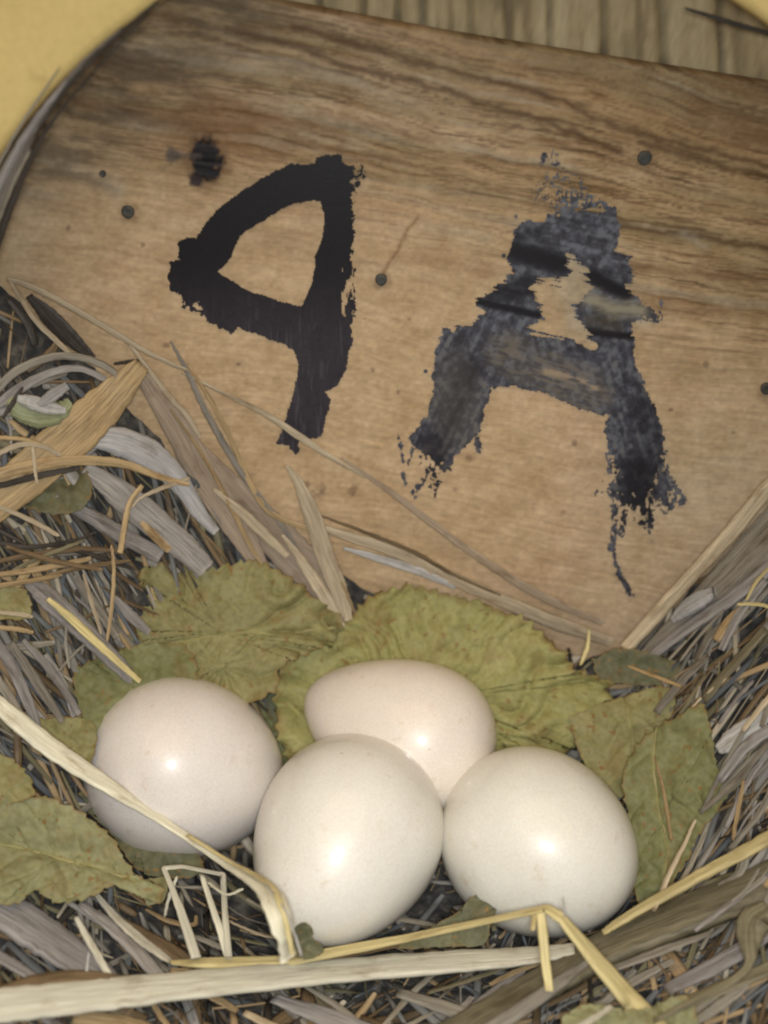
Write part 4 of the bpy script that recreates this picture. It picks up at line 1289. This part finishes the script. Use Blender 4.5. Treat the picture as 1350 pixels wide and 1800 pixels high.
leaf([(518, 1632), (532, 1622), (548, 1630), (552, 1650), (570, 1668), (550, 1685), (520, 1680)], 'dull', 'small dark leaf scrap under the tip of the front egg', 17, (0, -0.35, 0.9), serr=2, seed=48, blotch=.2)
leaf([(985, 1790), (1030, 1765), (1120, 1775), (1200, 1750), (1225, 1780), (1200, 1830), (1000, 1840)], 'grey', 'dull grey green leaf at the bottom edge under the bent straw', 8, (0, -0.25, 0.9), serr=3, seed=50, blotch=.3)
leaf([(30, 800), (100, 780), (160, 850), (140, 900), (60, 900), (20, 860)], 'dull', 'dark green leaf deep under the wide tan reed strip', 3, (0.3, -0.5, 0.85), serr=3, seed=52, blotch=.2)

# ================================================================== LOOSE LITTER (nobody could count it)
rs = np.random.RandomState(99)
AV, AF, AU, AC = [], [], [], []
off = 0
pal = np.array([(0.24, 0.22, 0.185), (0.30, 0.28, 0.25), (0.38, 0.27, 0.15), (0.22, 0.15, 0.08), (0.14, 0.095, 0.05), (0.06, 0.05, 0.04), (0.19, 0.17, 0.10), (0.17, 0.17, 0.16), (0.12, 0.13, 0.14), (0.42, 0.37, 0.28)])
cnt = 0
while cnt < 4600:
    x = rs.uniform(-0.13, 0.13)
    y = rs.uniform(0.02, 0.20)
    z = float(hgt(x, y))
    P = np.array([x, y, z])
    if (P - BP) @ BN < 0.003:
        continue
    cup_r = math.hypot(x / 0.062, (y - 0.123) / 0.043)
    inside = cup_r < 1
    if inside and rs.rand() < 0.4:
        continue
    a = rs.randn() * 0.45
    if x > 0.02:
        a += math.radians(48)
    elif x < -0.02:
        a += math.radians(-48)
    else:
        a += rs.choice([-0.6, 0.5])
    if rs.rand() < 0.15:
        a = rs.rand() * 3.14
    ln = rs.uniform(0.006, 0.026) * (0.6 if inside else 1)
    w = rs.uniform(0.0004, 0.0019) if cnt < 3600 else rs.uniform(0.00012, 0.0005)
    if rs.rand() < 0.08:
        w *= 1.8
    lift = rs.uniform(-0.003, 0.0 if (inside or (y > 0.14 and -0.03 < x < 0.06)) else 0.0035)
    n = 5
    tt = np.linspace(-0.5, 0.5, n)
    bend = rs.randn() * 0.12
    dx, dy = math.cos(a), math.sin(a)
    qx = x + ln * (tt * dx - bend * tt ** 2 * dy)
    qy = y + ln * (tt * dy + bend * tt ** 2 * dx)
    qz = hgt(qx, qy) + lift + tt * rs.randn() * 0.0016
    pts = np.c_[qx, qy, qz]
    if ((pts - BP) @ BN).min() < 0.001:
        continue
    nn = hnorm(x, y) + rs.randn(3) * 0.25
    V, F, UV = strand_arrays(pts, np.full(n, w) * np.array([.8, 1, 1, 1, .6]), np.tile(nn, (n, 1)), 0.35, 0, 6, seed=cnt)
    AV.append(V)
    AF.append(F + off)
    AU.append(UV + rs.rand(2) * 0.5)
    cc = pal[rs.randint(len(pal))] * rs.uniform(0.8, 1.35)
    AC.append(np.tile(cc, (len(V), 1)))
    off += len(V)
    cnt += 1
me = mesh_from('nest_litter', np.concatenate(AV), np.concatenate(AF))
add_uv(me, np.concatenate(AU))
color_attr(me, 'tone', np.concatenate(AC))
m = straw_mat('litter_straw', (1.0, 1.0, 1.0), 0.5)
nt = m.node_tree
b = nt.nodes['Principled BSDF']
src = b.inputs['Base Color'].links[0].from_socket
at = N(nt, 'ShaderNodeAttribute', attribute_name='tone')
nt.links.new(mul(nt, src, at.outputs[0]), b.inputs['Base Color'])
o = link('nest_litter', me, m)
tag(o, 'loose mat of short dry straw bits lining the nest', 'straw litter', kind='stuff')
